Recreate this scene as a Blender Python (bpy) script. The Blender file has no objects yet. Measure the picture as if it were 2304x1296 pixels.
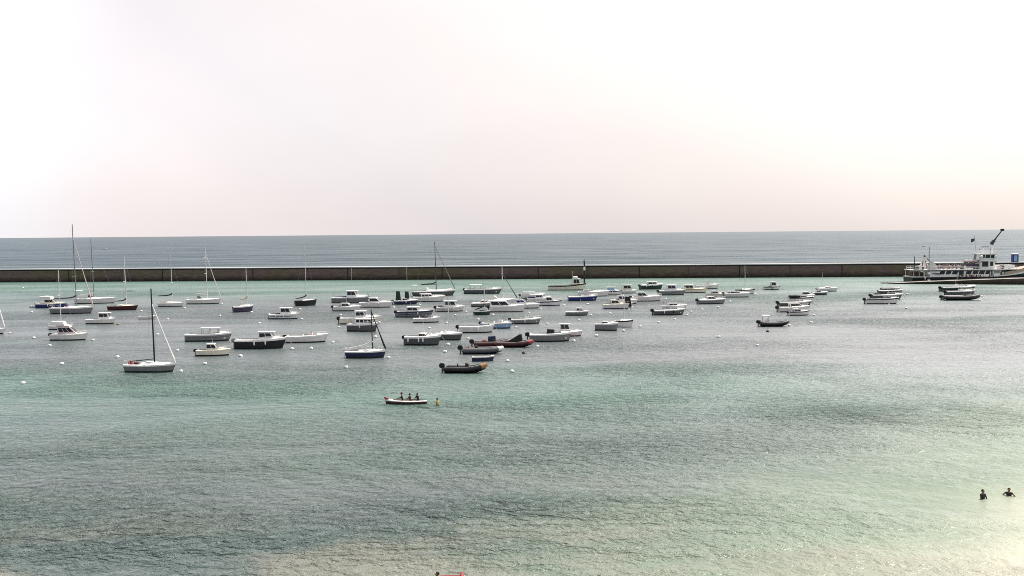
import bpy, bmesh, math, random
from mathutils import Vector, Matrix
R = math.radians
random.seed(7)
SC = bpy.context.scene
COL = SC.collection

# ------------------------------------------------------------------ camera
F = 2213.0                                   # focal length in photo pixels (2304 wide)
CAM = Vector((0, 0, 18.0))
PITCH, ROLL = R(3.17), R(0.485)
cam_d = bpy.data.cameras.new('camera'); cam = bpy.data.objects.new('camera', cam_d); COL.objects.link(cam)
cam_d.sensor_width = 36.0; cam_d.lens = 36.0*F/2304; cam_d.clip_start = .5; cam_d.clip_end = 200000
MR = (Matrix.Rotation(R(90)-PITCH, 3, 'X') @ Matrix.Rotation(-ROLL, 3, 'Z'))
cam.matrix_world = Matrix.Translation(CAM) @ MR.to_4x4()
SC.camera = cam

def ray(px, py):
    return (MR @ Vector(((px-1152)/F, (648-py)/F, -1))).normalized()
def at(px, py, z=0.0):                       # the point at height z seen at a photo pixel
    d = ray(px, py); k = (z-CAM.z)/d.z
    return CAM + d*k
def atY(px, py, Y):
    d = ray(px, py); return CAM + d*(Y/d.y)
FWD = MR @ Vector((0, 0, -1))
def ppm(p):                                  # photo pixels per metre at a point
    return F/((p-CAM).dot(FWD))

# ------------------------------------------------------------------ materials
PAL = dict(white=(.85,.85,.84), offwhite=(.74,.735,.71), cream=(.80,.755,.64), black=(.012,.012,.014), navy=(.016,.022,.07),
  grey=(.30,.31,.32), dgrey=(.09,.095,.10), blue=(.012,.026,.17), sky=(.25,.40,.62), red=(.30,.025,.03), dred=(.055,.009,.012),
  green=(.02,.06,.045), dgreen=(.012,.035,.028), orange=(.34,.16,.07), yellow=(.42,.36,.12), tan=(.45,.36,.27), wood=(.22,.11,.05),
  pink=(.70,.56,.56), purple=(.05,.035,.075), brown=(.10,.06,.04), rope=(.5,.48,.42), tub=(.20,.205,.21), deckgrey=(.45,.46,.46))
MC = {}
def M(name, rough=.38, metal=0.0, var=.14):
    key = (name, rough, metal, var)
    if key in MC: return MC[key]
    c = PAL[name]
    m = bpy.data.materials.new(name+'_paint'); m.use_nodes = True
    nt = m.node_tree; p = nt.nodes['Principled BSDF']
    tc = nt.nodes.new('ShaderNodeTexCoord'); n = nt.nodes.new('ShaderNodeTexNoise'); n.inputs['Scale'].default_value = 1.7
    n.inputs['Detail'].default_value = 6
    r = nt.nodes.new('ShaderNodeValToRGB')
    r.color_ramp.elements[0].position = .3; r.color_ramp.elements[1].position = .7
    r.color_ramp.elements[0].color = (*[x*(1-var) for x in c], 1); r.color_ramp.elements[1].color = (*[min(1, x*(1+var*.4)) for x in c], 1)
    nt.links.new(tc.outputs['Object'], n.inputs['Vector']); nt.links.new(n.outputs['Fac'], r.inputs['Fac'])
    nt.links.new(r.outputs['Color'], p.inputs['Base Color'])
    p.inputs['Roughness'].default_value = rough; p.inputs['Metallic'].default_value = metal
    MC[key] = m; return m
def glass():
    if 'glass' in MC: return MC['glass']
    m = bpy.data.materials.new('tinted_glass'); m.use_nodes = True
    nt = m.node_tree; p = nt.nodes['Principled BSDF']
    n = nt.nodes.new('ShaderNodeTexNoise'); n.inputs['Scale'].default_value = 3
    r = nt.nodes.new('ShaderNodeValToRGB'); r.color_ramp.elements[0].color = (.008,.009,.012,1); r.color_ramp.elements[1].color = (.035,.04,.048,1)
    nt.links.new(n.outputs['Fac'], r.inputs['Fac']); nt.links.new(r.outputs['Color'], p.inputs['Base Color'])
    p.inputs['Roughness'].default_value = .12
    MC['glass'] = m; return m
def alu(): return M('offwhite', .35, .0)

# ------------------------------------------------------------------ mesh builder
class MB:
    def __init__(s): s.v=[]; s.f=[]; s.m=[]; s.mats=[]
    def mi(s, mat):
        if mat not in s.mats: s.mats.append(mat)
        return s.mats.index(mat)
    def add(s, vs, fs, mat):
        o=len(s.v); k=s.mi(mat); s.v += [tuple(v) for v in vs]
        for f in fs: s.f.append([i+o for i in f]); s.m.append(k)
        return s
    def box(s, c, d, mat, rot=None):
        vs=[Vector((x*d[0]/2, y*d[1]/2, z*d[2]/2)) for x in (-1,1) for y in (-1,1) for z in (-1,1)]
        if rot is not None: vs=[rot@v for v in vs]
        vs=[v+Vector(c) for v in vs]
        return s.add(vs, [(0,1,3,2),(4,6,7,5),(0,4,5,1),(2,3,7,6),(0,2,6,4),(1,5,7,3)], mat)
    def frus(s, b, t, mat):                  # b, t: four corners each (counter-clockwise)
        return s.add(list(b)+list(t), [(3,2,1,0),(4,5,6,7),(0,1,5,4),(1,2,6,5),(2,3,7,6),(3,0,4,7)], mat)
    def tube(s, pts, r, mat, n=7, r2=None, cap=True):
        pts=[Vector(p) for p in pts]; rings=[]
        for i,p in enumerate(pts):
            d=(pts[min(i+1,len(pts)-1)]-pts[max(i-1,0)]).normalized()
            a=d.cross(Vector((0,0,1)));
            if a.length<.05: a=d.cross(Vector((1,0,0)))
            a.normalize(); b=d.cross(a)
            rr = r if r2 is None else r+(r2-r)*i/(len(pts)-1)
            if callable(r): rr=r(i/(len(pts)-1))
            rings.append([p+(a*math.cos(2*math.pi*k/n)+b*math.sin(2*math.pi*k/n))*rr for k in range(n)])
        return s.loft(rings, mat, cap)
    def loft(s, rings, mat, cap=True, closed=True):
        n=len(rings[0]); vs=[v for r in rings for v in r]; fs=[]
        for i in range(len(rings)-1):
            for k in range(n if closed else n-1):
                a=i*n+k; b=i*n+(k+1)%n; fs.append((a,b,b+n,a+n))
        if cap and closed:
            fs.append(tuple(range(n))[::-1]); fs.append(tuple(range((len(rings)-1)*n, len(rings)*n)))
        return s.add(vs, fs, mat)
    def sph(s, c, r, mat, n=10, m=7, sq=(1,1,1)):
        rings=[]
        for i in range(m+1):
            th=math.pi*(i+.02)/(m+.04)
            rings.append([(c[0]+r*sq[0]*math.sin(th)*math.cos(2*math.pi*k/n), c[1]+r*sq[1]*math.sin(th)*math.sin(2*math.pi*k/n), c[2]-r*sq[2]*math.cos(th)) for k in range(n)])
        return s.loft(rings, mat)
    def build(s, name, parent=None, label=None, bevel=0, smooth=True):
        me=bpy.data.meshes.new(name); me.from_pydata(s.v, [], s.f)
        for m in s.mats: me.materials.append(m)
        me.polygons.foreach_set('material_index', s.m)
        bm=bmesh.new(); bm.from_mesh(me)
        bmesh.ops.recalc_face_normals(bm, faces=bm.faces)
        if bevel:
            es=[e for e in bm.edges if len(e.link_faces)==2 and e.calc_face_angle(0)>.5]
            bmesh.ops.bevel(bm, geom=es, offset=bevel, segments=2, profile=.5, affect='EDGES', clamp_overlap=True)
        bm.to_mesh(me); bm.free()
        if smooth:
            me.shade_smooth(); me.set_sharp_from_angle(angle=.7)
        o=bpy.data.objects.new(name, me); COL.objects.link(o)
        if parent: o.parent=parent
        if label: o['label']=label
        return o

def root(name, label, cat, loc, rz=0, group=None):
    o=bpy.data.objects.new(name, None); COL.objects.link(o); o.empty_display_size=.3
    o.location=loc; o.rotation_euler=(0,0,rz); o['label']=label; o['category']=cat
    if group: o['group']=group
    return o
def tag(o, label, cat, group=None):
    o['label']=label; o['category']=cat
    if group: o['group']=group
    return o

# ------------------------------------------------------------------ world, sun
SUN_AZ, SUN_EL = R(46), R(54)                # azimuth to the right of the view direction (+Y)
SUND = Vector((math.sin(SUN_AZ)*math.cos(SUN_EL), math.cos(SUN_AZ)*math.cos(SUN_EL), math.sin(SUN_EL)))
w = bpy.data.worlds.new('World'); SC.world = w; w.use_nodes = True
nt = w.node_tree; N = nt.nodes; Lk = nt.links
for n in list(N): N.remove(n)
out = N.new('ShaderNodeOutputWorld')
sky = N.new('ShaderNodeTexSky'); sky.sky_type='NISHITA'; sky.sun_disc=False; sky.sun_elevation=SUN_EL; sky.sun_rotation=SUN_AZ
sky.air_density=.8; sky.dust_density=4.0; sky.ozone_density=1.0
hsv = N.new('ShaderNodeHueSaturation'); hsv.inputs['Saturation'].default_value=.45; Lk.new(sky.outputs[0], hsv.inputs['Color'])
bg1 = N.new('ShaderNodeBackground'); bg1.inputs['Strength'].default_value=.05; Lk.new(hsv.outputs[0], bg1.inputs['Color'])
geo = N.new('ShaderNodeNewGeometry')
tc = N.new('ShaderNodeTexCoord')
dot = N.new('ShaderNodeVectorMath'); dot.operation='DOT_PRODUCT'; dot.inputs[1].default_value=SUND; Lk.new(tc.outputs['Generated'], dot.inputs[0])
ramp = N.new('ShaderNodeValToRGB')           # milky summer haze: brighter and warmer towards the sun, blue-grey away from it
mr = N.new('ShaderNodeMapRange'); mr.inputs['From Min'].default_value=-1; mr.inputs['From Max'].default_value=1; Lk.new(dot.outputs['Value'], mr.inputs['Value'])
el = ramp.color_ramp.elements
el[0].position=.0; el[0].color=(.11,.135,.17,1)
el[1].position=1; el[1].color=(1.0,.97,.92,1)
for pos,c in ((.47,(.17,.195,.235)),(.545,(.64,.60,.62)),(.585,(.89,.795,.80)),(.65,(.87,.79,.795)),(.70,(.755,.70,.705)),(.76,(.80,.72,.69)),(.81,(.90,.80,.735)),(.87,(.99,.91,.84))):
    e=ramp.color_ramp.elements.new(pos); e.color=(*c,1)
Lk.new(mr.outputs[0], ramp.inputs['Fac'])
# bright whitish veil added to the sky at the far edge away from the sun
sep = N.new('ShaderNodeSeparateXYZ'); Lk.new(tc.outputs['Generated'], sep.inputs[0])
az = N.new('ShaderNodeMath'); az.operation='ARCTAN2'; Lk.new(sep.outputs['X'], az.inputs[0]); Lk.new(sep.outputs['Y'], az.inputs[1])
nz = N.new('ShaderNodeTexNoise'); nz.inputs['Scale'].default_value=4.0; nz.inputs['Detail'].default_value=4; Lk.new(tc.outputs['Generated'], nz.inputs['Vector'])
nm = N.new('ShaderNodeMath'); nm.operation='MULTIPLY_ADD'; nm.inputs[1].default_value=.10; Lk.new(nz.outputs['Fac'], nm.inputs[0]); Lk.new(az.outputs[0], nm.inputs[2])
ve = N.new('ShaderNodeMapRange'); ve.interpolation_type='SMOOTHSTEP'; ve.inputs['From Min'].default_value=-.30; ve.inputs['From Max'].default_value=-.43
ve.inputs['To Min'].default_value=0; ve.inputs['To Max'].default_value=.85; Lk.new(nm.outputs[0], ve.inputs['Value'])
vl = N.new('ShaderNodeMapRange'); vl.interpolation_type='SMOOTHSTEP'; vl.inputs['From Min'].default_value=-1.1; vl.inputs['From Max'].default_value=-.55
Lk.new(nm.outputs[0], vl.inputs['Value'])
vm = N.new('ShaderNodeMath'); vm.operation='MULTIPLY'; Lk.new(ve.outputs[0], vm.inputs[0]); Lk.new(vl.outputs[0], vm.inputs[1])
mix = N.new('ShaderNodeMixRGB'); mix.inputs['Color2'].default_value=(.93,.93,.96,1); Lk.new(vm.outputs[0], mix.inputs['Fac']); Lk.new(ramp.outputs[0], mix.inputs['Color1'])
# soft unevenness of the haze
nz2 = N.new('ShaderNodeTexNoise'); nz2.inputs['Scale'].default_value=2.2; nz2.inputs['Detail'].default_value=5
mp2 = N.new('ShaderNodeMapping'); mp2.inputs['Scale'].default_value=(1,1,2.5); Lk.new(tc.outputs['Generated'], mp2.inputs['Vector']); Lk.new(mp2.outputs[0], nz2.inputs['Vector'])
mr2 = N.new('ShaderNodeMapRange'); mr2.inputs['From Min'].default_value=.3; mr2.inputs['From Max'].default_value=.7; mr2.inputs['To Min'].default_value=.93; mr2.inputs['To Max'].default_value=1.05
Lk.new(nz2.outputs['Fac'], mr2.inputs['Value'])
bg2 = N.new('ShaderNodeBackground'); Lk.new(mix.outputs[0], bg2.inputs['Color']); Lk.new(mr2.outputs[0], bg2.inputs['Strength'])
addn = N.new('ShaderNodeAddShader'); Lk.new(bg1.outputs[0], addn.inputs[0]); Lk.new(bg2.outputs[0], addn.inputs[1]); Lk.new(addn.outputs[0], out.inputs['Surface'])

sl = bpy.data.lights.new('sun','SUN'); sl.energy=4.6; sl.angle=R(.6); sl.color=(1,.95,.87)
so = bpy.data.objects.new('sun', sl); COL.objects.link(so)
so.rotation_euler = (-SUND).to_track_quat('-Z','Y').to_euler(); so.location=(60,60,120)

SC.view_settings.view_transform='Standard'; SC.view_settings.look='None'; SC.view_settings.exposure=0; SC.view_settings.gamma=1
SC.render.film_transparent=False
SC.cycles.filter_width=.9; SC.cycles.use_denoising=False; SC.cycles.max_bounces=6; SC.cycles.sample_clamp_indirect=4

# ------------------------------------------------------------------ sea
def water_mat():
    m=bpy.data.materials.new('sea_water'); m.use_nodes=True
    nt=m.node_tree; N=nt.nodes; L=nt.links
    for n in list(N): N.remove(n)
    def nd(t, **k):
        n=N.new(t)
        for a,b in k.items():
            if a in n.inputs.keys(): n.inputs[a].default_value=b
            else: setattr(n,a,b)
        return n
    def math_(op,a,b=None,c=None,clamp=False):
        n=N.new('ShaderNodeMath'); n.operation=op; n.use_clamp=clamp
        for i,x in enumerate((a,b,c)):
            if x is None: continue
            if isinstance(x,(int,float)): n.inputs[i].default_value=x
            else: L.new(x,n.inputs[i])
        return n.outputs[0]
    def mrange(x,a,b,c=0.,d=1.,smooth=True):
        n=N.new('ShaderNodeMapRange'); n.interpolation_type='SMOOTHSTEP' if smooth else 'LINEAR'
        n.inputs['From Min'].default_value=a; n.inputs['From Max'].default_value=b; n.inputs['To Min'].default_value=c; n.inputs['To Max'].default_value=d
        L.new(x,n.inputs['Value']); return n.outputs[0]
    def mixc(f,a,b):
        n=N.new('ShaderNodeMixRGB')
        L.new(f,n.inputs['Fac'])
        for i,x in ((1,a),(2,b)):
            if isinstance(x,tuple): n.inputs[i].default_value=(*x,1)
            else: L.new(x,n.inputs[i])
        return n.outputs[0]
    tc=nd('ShaderNodeTexCoord'); sep=nd('ShaderNodeSeparateXYZ'); L.new(tc.outputs['Object'],sep.inputs[0])
    X,Y=sep.outputs['X'],sep.outputs['Y']
    def noise(sx,sy,scale,detail=3,rough=.5,dist=0.):
        mp=nd('ShaderNodeMapping'); mp.inputs['Scale'].default_value=(sx,sy,1); L.new(tc.outputs['Object'],mp.inputs['Vector'])
        n=nd('ShaderNodeTexNoise'); n.inputs['Scale'].default_value=scale; n.inputs['Detail'].default_value=detail; n.inputs['Roughness'].default_value=rough; n.inputs['Distortion'].default_value=dist
        L.new(mp.outputs[0],n.inputs['Vector']); return n.outputs['Fac']
    # water colour: teal over sand, greyer over weed, bluer in the open sea
    p1=noise(.45,1,.022,4,.55); p2=noise(.3,1,.055,4,.6); p3=noise(.5,1,.13,3,.5)
    base=mixc(mrange(p1,.40,.60),(.043,.080,.074),(.060,.114,.096))
    base=mixc(mrange(p2,.45,.62,0,.6),base,(.076,.080,.092))
    near=mrange(Y,150,70)                       # shallower: green-olive tints over the sand
    base=mixc(math_('MULTIPLY',near,mrange(p3,.42,.6,0,.40)),base,(.084,.118,.078))
    Yw=math_('ADD',Y,math_('MULTIPLY',math_('ADD',p2,-.5),40.)); band=math_('MULTIPLY',mrange(Yw,80,100),mrange(Yw,150,115)); base=mixc(math_('MULTIPLY',band,mrange(p1,.36,.58,.35,.90)),base,(.070,.150,.120))
    farb=mrange(Y,250,360); base=mixc(math_('MULTIPLY',farb,.75),base,(.088,.178,.142))
    right_sheen=math_('MULTIPLY',mrange(X,8,62),mrange(Y,210,130)); base=mixc(math_('MULTIPLY',right_sheen,mrange(p2,.36,.6,.80,.45)),base,mixc(mrange(Y,104,122),(.170,.220,.185),(.215,.215,.225)))  # sun-side brightening and lavender sheen painted into the water colour
    opn=mrange(Y,392,420); base=mixc(opn,base,(.026,.054,.074))
    strk=noise(.05,1,.006,3,.6); mid=math_('MULTIPLY',mrange(Y,118,150),mrange(Y,300,230)); base=mixc(math_('MULTIPLY',mid,.55),base,(.082,.092,.100))
    base=mixc(math_('MULTIPLY',opn,mrange(strk,.45,.6)),base,(.036,.068,.080))
    # sand bank showing through towards the beach
    base=mixc(mrange(Y,104,86,0,.55),base,(.058,.088,.078))
    u=math_('ADD',X,math_('MULTIPLY',math_('SUBTRACT',75.,Y),1.1))
    u=math_('ADD',u,math_('MULTIPLY',math_('ADD',p3,-.5),16.)); u=math_('ADD',u,math_('MULTIPLY',math_('ADD',p2,-.5),22.))
    sh=math_('MULTIPLY',mrange(u,4,44),mrange(Y,125,90))
    sandc=mixc(mrange(u,36,62),(.165,.225,.155),(.60,.57,.43)); sandc=mixc(math_('MULTIPLY',mrange(p2,.50,.62),.45),sandc,(.17,.175,.13))
    base=mixc(sh,base,sandc)
    base=mixc(math_('MULTIPLY',mrange(Y,64,52),mrange(p3,.46,.60,0,.65)),base,(.19,.185,.145))
    # ripples
    r1=noise(.90,1,1.15,4,.60,.5); r2=noise(.72,1,.38,3,.5,.4); r3=noise(1,1,3.0,2,.5,.3)
    slick=math_('MULTIPLY',mrange(noise(.22,1,.03,3,.55),.42,.62,.35,1.1),mrange(noise(.6,1,.045,4,.6,.6),.36,.64,.55,1.25))
    h=math_('ADD',math_('ADD',math_('MULTIPLY',r1,1.15),math_('MULTIPLY',r2,1.5)),math_('MULTIPLY',r3,.22))
    h=math_('MULTIPLY',h,slick)
    h=math_('MULTIPLY',h,mrange(Y,170,70,1.,2.1)); h=math_('MULTIPLY',h,math_('SUBTRACT',1.,math_('MULTIPLY',sh,.72)))
    bp=nd('ShaderNodeBump'); bp.inputs['Strength'].default_value=1; bp.inputs['Distance'].default_value=.55; L.new(h,bp.inputs['Height'])
    fr=nd('ShaderNodeFresnel'); fr.inputs['IOR'].default_value=1.33; L.new(bp.outputs[0],fr.inputs['Normal'])
    # crests hide troughs at grazing angles, so mean reflectance levels off well below mirror-like
    fac=math_('MINIMUM',math_('MULTIPLY',fr.outputs[0],mrange(Y,120,420,.68,.47)),mrange(Y,330,430,.46,.275))
    df=nd('ShaderNodeBsdfDiffuse'); L.new(base,df.inputs['Color']); L.new(bp.outputs[0],df.inputs['Normal'])
    gl=nd('ShaderNodeBsdfGlossy'); gl.inputs['Roughness'].default_value=.29; gl.inputs['Color'].default_value=(.95,.97,1,1); L.new(bp.outputs[0],gl.inputs['Normal'])
    mx=nd('ShaderNodeMixShader'); L.new(fac,mx.inputs[0]); L.new(df.outputs[0],mx.inputs[1]); L.new(gl.outputs[0],mx.inputs[2])
    o=nd('ShaderNodeOutputMaterial'); L.new(mx.outputs[0],o.inputs['Surface'])
    return m
ys=[-60,20,60,100,150,220,300,400,520,700,1000,1500,2500,4500,9000,20000,45000,90000]
xs=[-90000,-30000,-8000,-2500,-800,-300,-100,0,100,300,800,2500,8000,30000,90000]
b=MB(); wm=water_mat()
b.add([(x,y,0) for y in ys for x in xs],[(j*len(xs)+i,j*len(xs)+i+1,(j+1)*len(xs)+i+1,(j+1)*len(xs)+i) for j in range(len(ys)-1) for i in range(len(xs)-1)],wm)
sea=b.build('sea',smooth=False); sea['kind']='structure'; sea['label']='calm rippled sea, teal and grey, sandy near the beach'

# ------------------------------------------------------------------ breakwater
def wall_mat():
    m=bpy.data.materials.new('weathered_concrete'); m.use_nodes=True
    nt=m.node_tree; N=nt.nodes; L=nt.links; p=N['Principled BSDF']; p.inputs['Roughness'].default_value=.9
    tc=N.new('ShaderNodeTexCoord'); sep=N.new('ShaderNodeSeparateXYZ'); L.new(tc.outputs['Object'],sep.inputs[0])
    n=N.new('ShaderNodeTexNoise'); n.inputs['Scale'].default_value=.05; n.inputs['Detail'].default_value=5; L.new(tc.outputs['Object'],n.inputs['Vector'])
    r=N.new('ShaderNodeValToRGB'); r.color_ramp.elements[0].position=.38; r.color_ramp.elements[0].color=(.150,.100,.100,1)
    r.color_ramp.elements[1].position=.62; r.color_ramp.elements[1].color=(.132,.112,.066,1); L.new(n.outputs['Fac'],r.inputs['Fac'])
    n2=N.new('ShaderNodeTexNoise'); n2.inputs['Scale'].default_value=.8; n2.inputs['Detail'].default_value=6
    mp=N.new('ShaderNodeMapping'); mp.inputs['Scale'].default_value=(.4,1,1.5); L.new(tc.outputs['Object'],mp.inputs[0]); L.new(mp.outputs[0],n2.inputs['Vector'])
    # weed and wet stain line up to the tide mark
    ad=N.new('ShaderNodeMath'); ad.operation='MULTIPLY_ADD'; ad.inputs[1].default_value=1.4; L.new(n2.outputs['Fac'],ad.inputs[0]); L.new(sep.outputs['Z'],ad.inputs[2])
    st=N.new('ShaderNodeValToRGB'); L.new(ad.outputs[0],st.inputs['Fac'])
    st.color_ramp.elements[0].position=.0; st.color_ramp.elements[0].color=(.16,.17,.16,1)
    st.color_ramp.elements[1].position=1.; st.color_ramp.elements[1].color=(1,1,1,1)
    mv=N.new('ShaderNodeMapRange'); mv.inputs['From Min'].default_value=1.0; mv.inputs['From Max'].default_value=3.0; L.new(ad.outputs[0],mv.inputs['Value']); L.new(mv.outputs[0],st.inputs['Fac'])
    v=N.new('ShaderNodeMapRange'); v.inputs['From Min'].default_value=.3; v.inputs['From Max'].default_value=.7; v.inputs['To Min'].default_value=.7; v.inputs['To Max'].default_value=1.15; L.new(n2.outputs['Fac'],v.inputs['Value'])
    m1=N.new('ShaderNodeMixRGB'); m1.blend_type='MULTIPLY'; m1.inputs[0].default_value=1; L.new(r.outputs[0],m1.inputs[1]); L.new(st.outputs[0],m1.inputs[2])
    m2=N.new('ShaderNodeMixRGB'); m2.blend_type='MULTIPLY'; m2.inputs[0].default_value=1; L.new(m1.outputs[0],m2.inputs[1]); L.new(v.outputs[0],m2.inputs[2])
    L.new(m2.outputs[0],p.inputs['Base Color'])
    return m
WM=wall_mat()
pa,pb=at(0,635),at(1990,622.3)
dirw=(pb-pa).normalized(); angw=math.atan2(dirw.y,dirw.x)
wl=root('breakwater','long dark concrete breakwater with pale coping closing off the harbour','breakwater',pa,angw)
H=4.95
b=MB(); b.box((180,4.5,H/2-1),(760,9,H+2),WM); b.build('wall',wl,smooth=False)
b=MB(); b.box((180,3.4,H+.14),(760,7.2,.28),M('deckgrey',.9)); b.build('coping',wl)
b=MB(); b.box((180,.15,H-.22),(760,.36,.42),M('black',.9)); b.build('shadow_strip',wl)  # black strip standing in for the shadow gap under the coping
for px in (-30,158,372,577,790,1000,1212,1433,1650,1870,2085):
    q=atY(px,610,pa.y) ; lx=(q-pa).dot(dirw)
    b=MB(); b.box((lx,-.03,H/2+.1),(.30,.10,H-.25),M('black',.9)); b.build('expansion_joint',wl)
# ladder recesses and a few iron rungs on the quay face
for px in (280,470,905,1320,1540,1760):
    q=atY(px,610,pa.y); lx=(q-pa).dot(dirw); b=MB()
    for s in (-.22,.22): b.tube([(lx+s,-.12,.2),(lx+s,-.12,H-.2)],.04,M('dgrey',.6))
    for k in range(11): b.tube([(lx-.22,-.12,.4+k*.38),(lx+.22,-.12,.4+k*.38)],.025,M('dgrey',.6),5)
    b.build('ladder',wl)

# ------------------------------------------------------------------ hull tools
class Hull:
    def __init__(s,L,B,Fb,rise=.25,sw=.88,p=2.4,rake=.10,srake=0.):
        s.L,s.B,s.F,s.rise,s.sw,s.p,s.rake,s.srake=L,B,Fb,rise,sw,p,rake,srake; s.side=.24 if L>4.5 else .10
    def b(s,t):
        if t<.45: return s.B/2*(s.sw+(1-s.sw)*math.sin(t/.45*math.pi/2))
        return s.B/2*max(.025,1-((t-.45)/.55)**s.p)
    def z(s,t): return s.F*(.95+s.rise*t**2.2+.05*(1-t))
    def x(s,t,q=1.): return -s.L/2+s.L*t-s.rake*s.L*(1-q)*t**5+s.srake*s.L*(1-q)*(1-t)**4
    def t(s,x): return min(1,max(0,(x+s.L/2)/s.L))
def hull_mesh(h,top,boot,stripe,parent,name='hull'):
    b=MB(); T=[i/14 for i in range(13)]+[.9,.95,.98,1.0]; T=sorted(set(T))
    bw=.20 if h.L>4 else .06
    def pt(t,k,sg):
        zz=h.z(t); bb=h.b(t)
        y,z={0:(.25,-.30),1:(.86,.00),2:(.90,bw),3:(.975,zz*.80),4:(1.0,zz*.83+.0),5:(1.0,zz)}[k]
        q=max(0,min(1,(z+.3)/(zz+.3)))
        return (h.x(t,q),sg*bb*y,z)
    mats=[boot,boot,top,stripe,stripe] if stripe else [boot,boot,top,top,top]
    for sg in (-1,1):
        for k in range(5):
            vs=[];fs=[]
            for t in T: vs+= [pt(t,k,sg),pt(t,k+1,sg)]
            for i in range(len(T)-1): fs.append((2*i,2*i+1,2*i+3,2*i+2))
            b.add(vs,fs,mats[k])
        # gunwale
        vs=[];fs=[]
        for t in T:
            a=pt(t,5,sg); gi=max(.012,h.b(t)-h.side); vs+=[a,(a[0]-(.0 if t<.97 else .03),sg*gi,a[2]+(.07 if h.L>4 else .012))]
        for i in range(len(T)-1): fs.append((2*i,2*i+1,2*i+3,2*i+2))
        b.add(vs,fs,stripe or top)
    ring=[pt(0,k,-1) for k in range(6)]+[pt(0,k,1) for k in range(5,-1,-1)]
    b.add(ring,[tuple(range(12))],top)
    bm_=b
    return bm_.build(name,parent)
def deck_mesh(h,mat,floor,parent,t0=.04,td=.5,fl=.25,crown=.10):
    b=MB()
    def yi(t): return max(.012,h.b(t)-h.side+.005)
    if td>t0:
        T=[t0+(td-t0)*i/6 for i in range(7)]; vs=[];fs=[]
        for t in T:
            x=h.x(t); vs+=[(x,yi(t),h.z(t)+.01),(x,yi(t)*.96,fl),(x,-yi(t)*.96,fl),(x,-yi(t),h.z(t)+.01)]
        for i in range(6):
            o=4*i; b.add([],[],floor)
            fs+=[(o,o+1,o+5,o+4),(o+2,o+3,o+7,o+6)]
        b.add(vs,fs,mat); b.add(vs,[(4*i+1,4*i+2,4*i+6,4*i+5) for i in range(6)],floor)
        b.add(vs,[(0,1,2,3),(24,25,26,27)],mat)
        t=0; b.add([(h.x(0)+.02,yi(0),h.z(0)+.01),(h.x(0)+.02,-yi(0),h.z(0)+.01),vs[3],vs[0]],[(0,1,2,3)],mat)
        s0=td
    else: s0=0.
    T=[s0+(1-s0)*i/9 for i in range(10)]; vs=[];fs=[]
    for t in T:
        x=h.x(t)-(.03 if t>.97 else 0); z=h.z(t)+(.066 if h.L>4 else .008); c=crown*2.0*min(1,yi(t)/(h.B*.3))
        vs+=[(x,yi(t),z),(x,yi(t)*.5,z+c*.8),(x,0,z+c),(x,-yi(t)*.5,z+c*.8),(x,-yi(t),z)]
    for i in range(9):
        for k in range(4): fs.append((5*i+k,5*i+k+1,5*i+k+6,5*i+k+5))
    b.add(vs,fs,mat)
    return b.build('deck',parent)
def lerp(a,b,u): return Vector(a)*(1-u)+Vector(b)*u
def panel(b4,u0,u1,v0,v1,mat,parent,name,off=.012):
    A,B_,C,D=[Vector(v) for v in b4]
    def P(u,v): return lerp(lerp(A,B_,u),lerp(D,C,u),v)
    n=(B_-A).cross(D-A).normalized()*off
    q=[P(u0,v0),P(u1,v0),P(u1,v1),P(u0,v1)]
    m=MB(); m.frus([v-n for v in q],[v+n for v in q],mat)
    return m.build(name,parent,smooth=False)
def cabin_box(x0,x1,z0,h,wb,wt,fr,rr,mat,parent,name='cabin',nside=2,win=(.42,.88),front=2,rear=True,wmat=None):
    B=[(x0,-wb/2,z0),(x1,-wb/2,z0),(x1,wb/2,z0),(x0,wb/2,z0)]
    T=[(x0+rr,-wt/2,z0+h),(x1-fr,-wt/2,z0+h),(x1-fr,wt/2,z0+h),(x0+rr,wt/2,z0+h)]
    m=MB(); m.frus(B,T,mat); c=m.build(name,parent,bevel=min(.05,h*.12))
    g={'B':'blue','S':'sky','P':'purple'}.get(wmat); g=M(g,.15) if g else glass()
    for k in range(nside):
        u0=.06+.88*k/nside+.012; u1=.06+.88*(k+1)/nside-.025
        panel((B[0],B[1],T[1],T[0]),u0,u1,win[0],win[1],g,c,'window')
        panel((B[2],B[3],T[3],T[2]),1-u1,1-u0,win[0],win[1],g,c,'window')
    for k in range(front):
        u0=.06+.88*k/front+.01; u1=.06+.88*(k+1)/front-.02
        panel((B[1],B[2],T[2],T[1]),u0,u1,win[0],win[1]+.04,g,c,'windscreen')
    if rear: panel((B[3],B[0],T[0],T[3]),.32,.68,.08,.88,g,c,'door')
    return c
def outboard(parent,x,y,z,sc=1.,col='black'):
    m=MB(); k=sc
    prof=[(-.05,.26),(.10,.34),(.30,.36),(.46,.30),(.54,.16)]
    rings=[[(x-.18*k+dx*k*w/.36,y+dy*k*w/.36,z+zz*k) for dx,dy in ((-.36,-.15),(.30,-.17),(.36,0),(.30,.17),(-.36,.15))] for zz,w in prof]
    m.loft(rings,M(col,.3)); o=m.build('outboard_motor',parent)
    m=MB(); m.box((x-.16*k,y,z-.45*k),(.20*k,.10*k,.9*k),M('dgrey',.4)); m.box((x-.05*k,y,z-.05*k),(.30*k,.26*k,.12*k),M('dgrey',.5)); m.build('drive_leg',o,bevel=.015)
    return o
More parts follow.
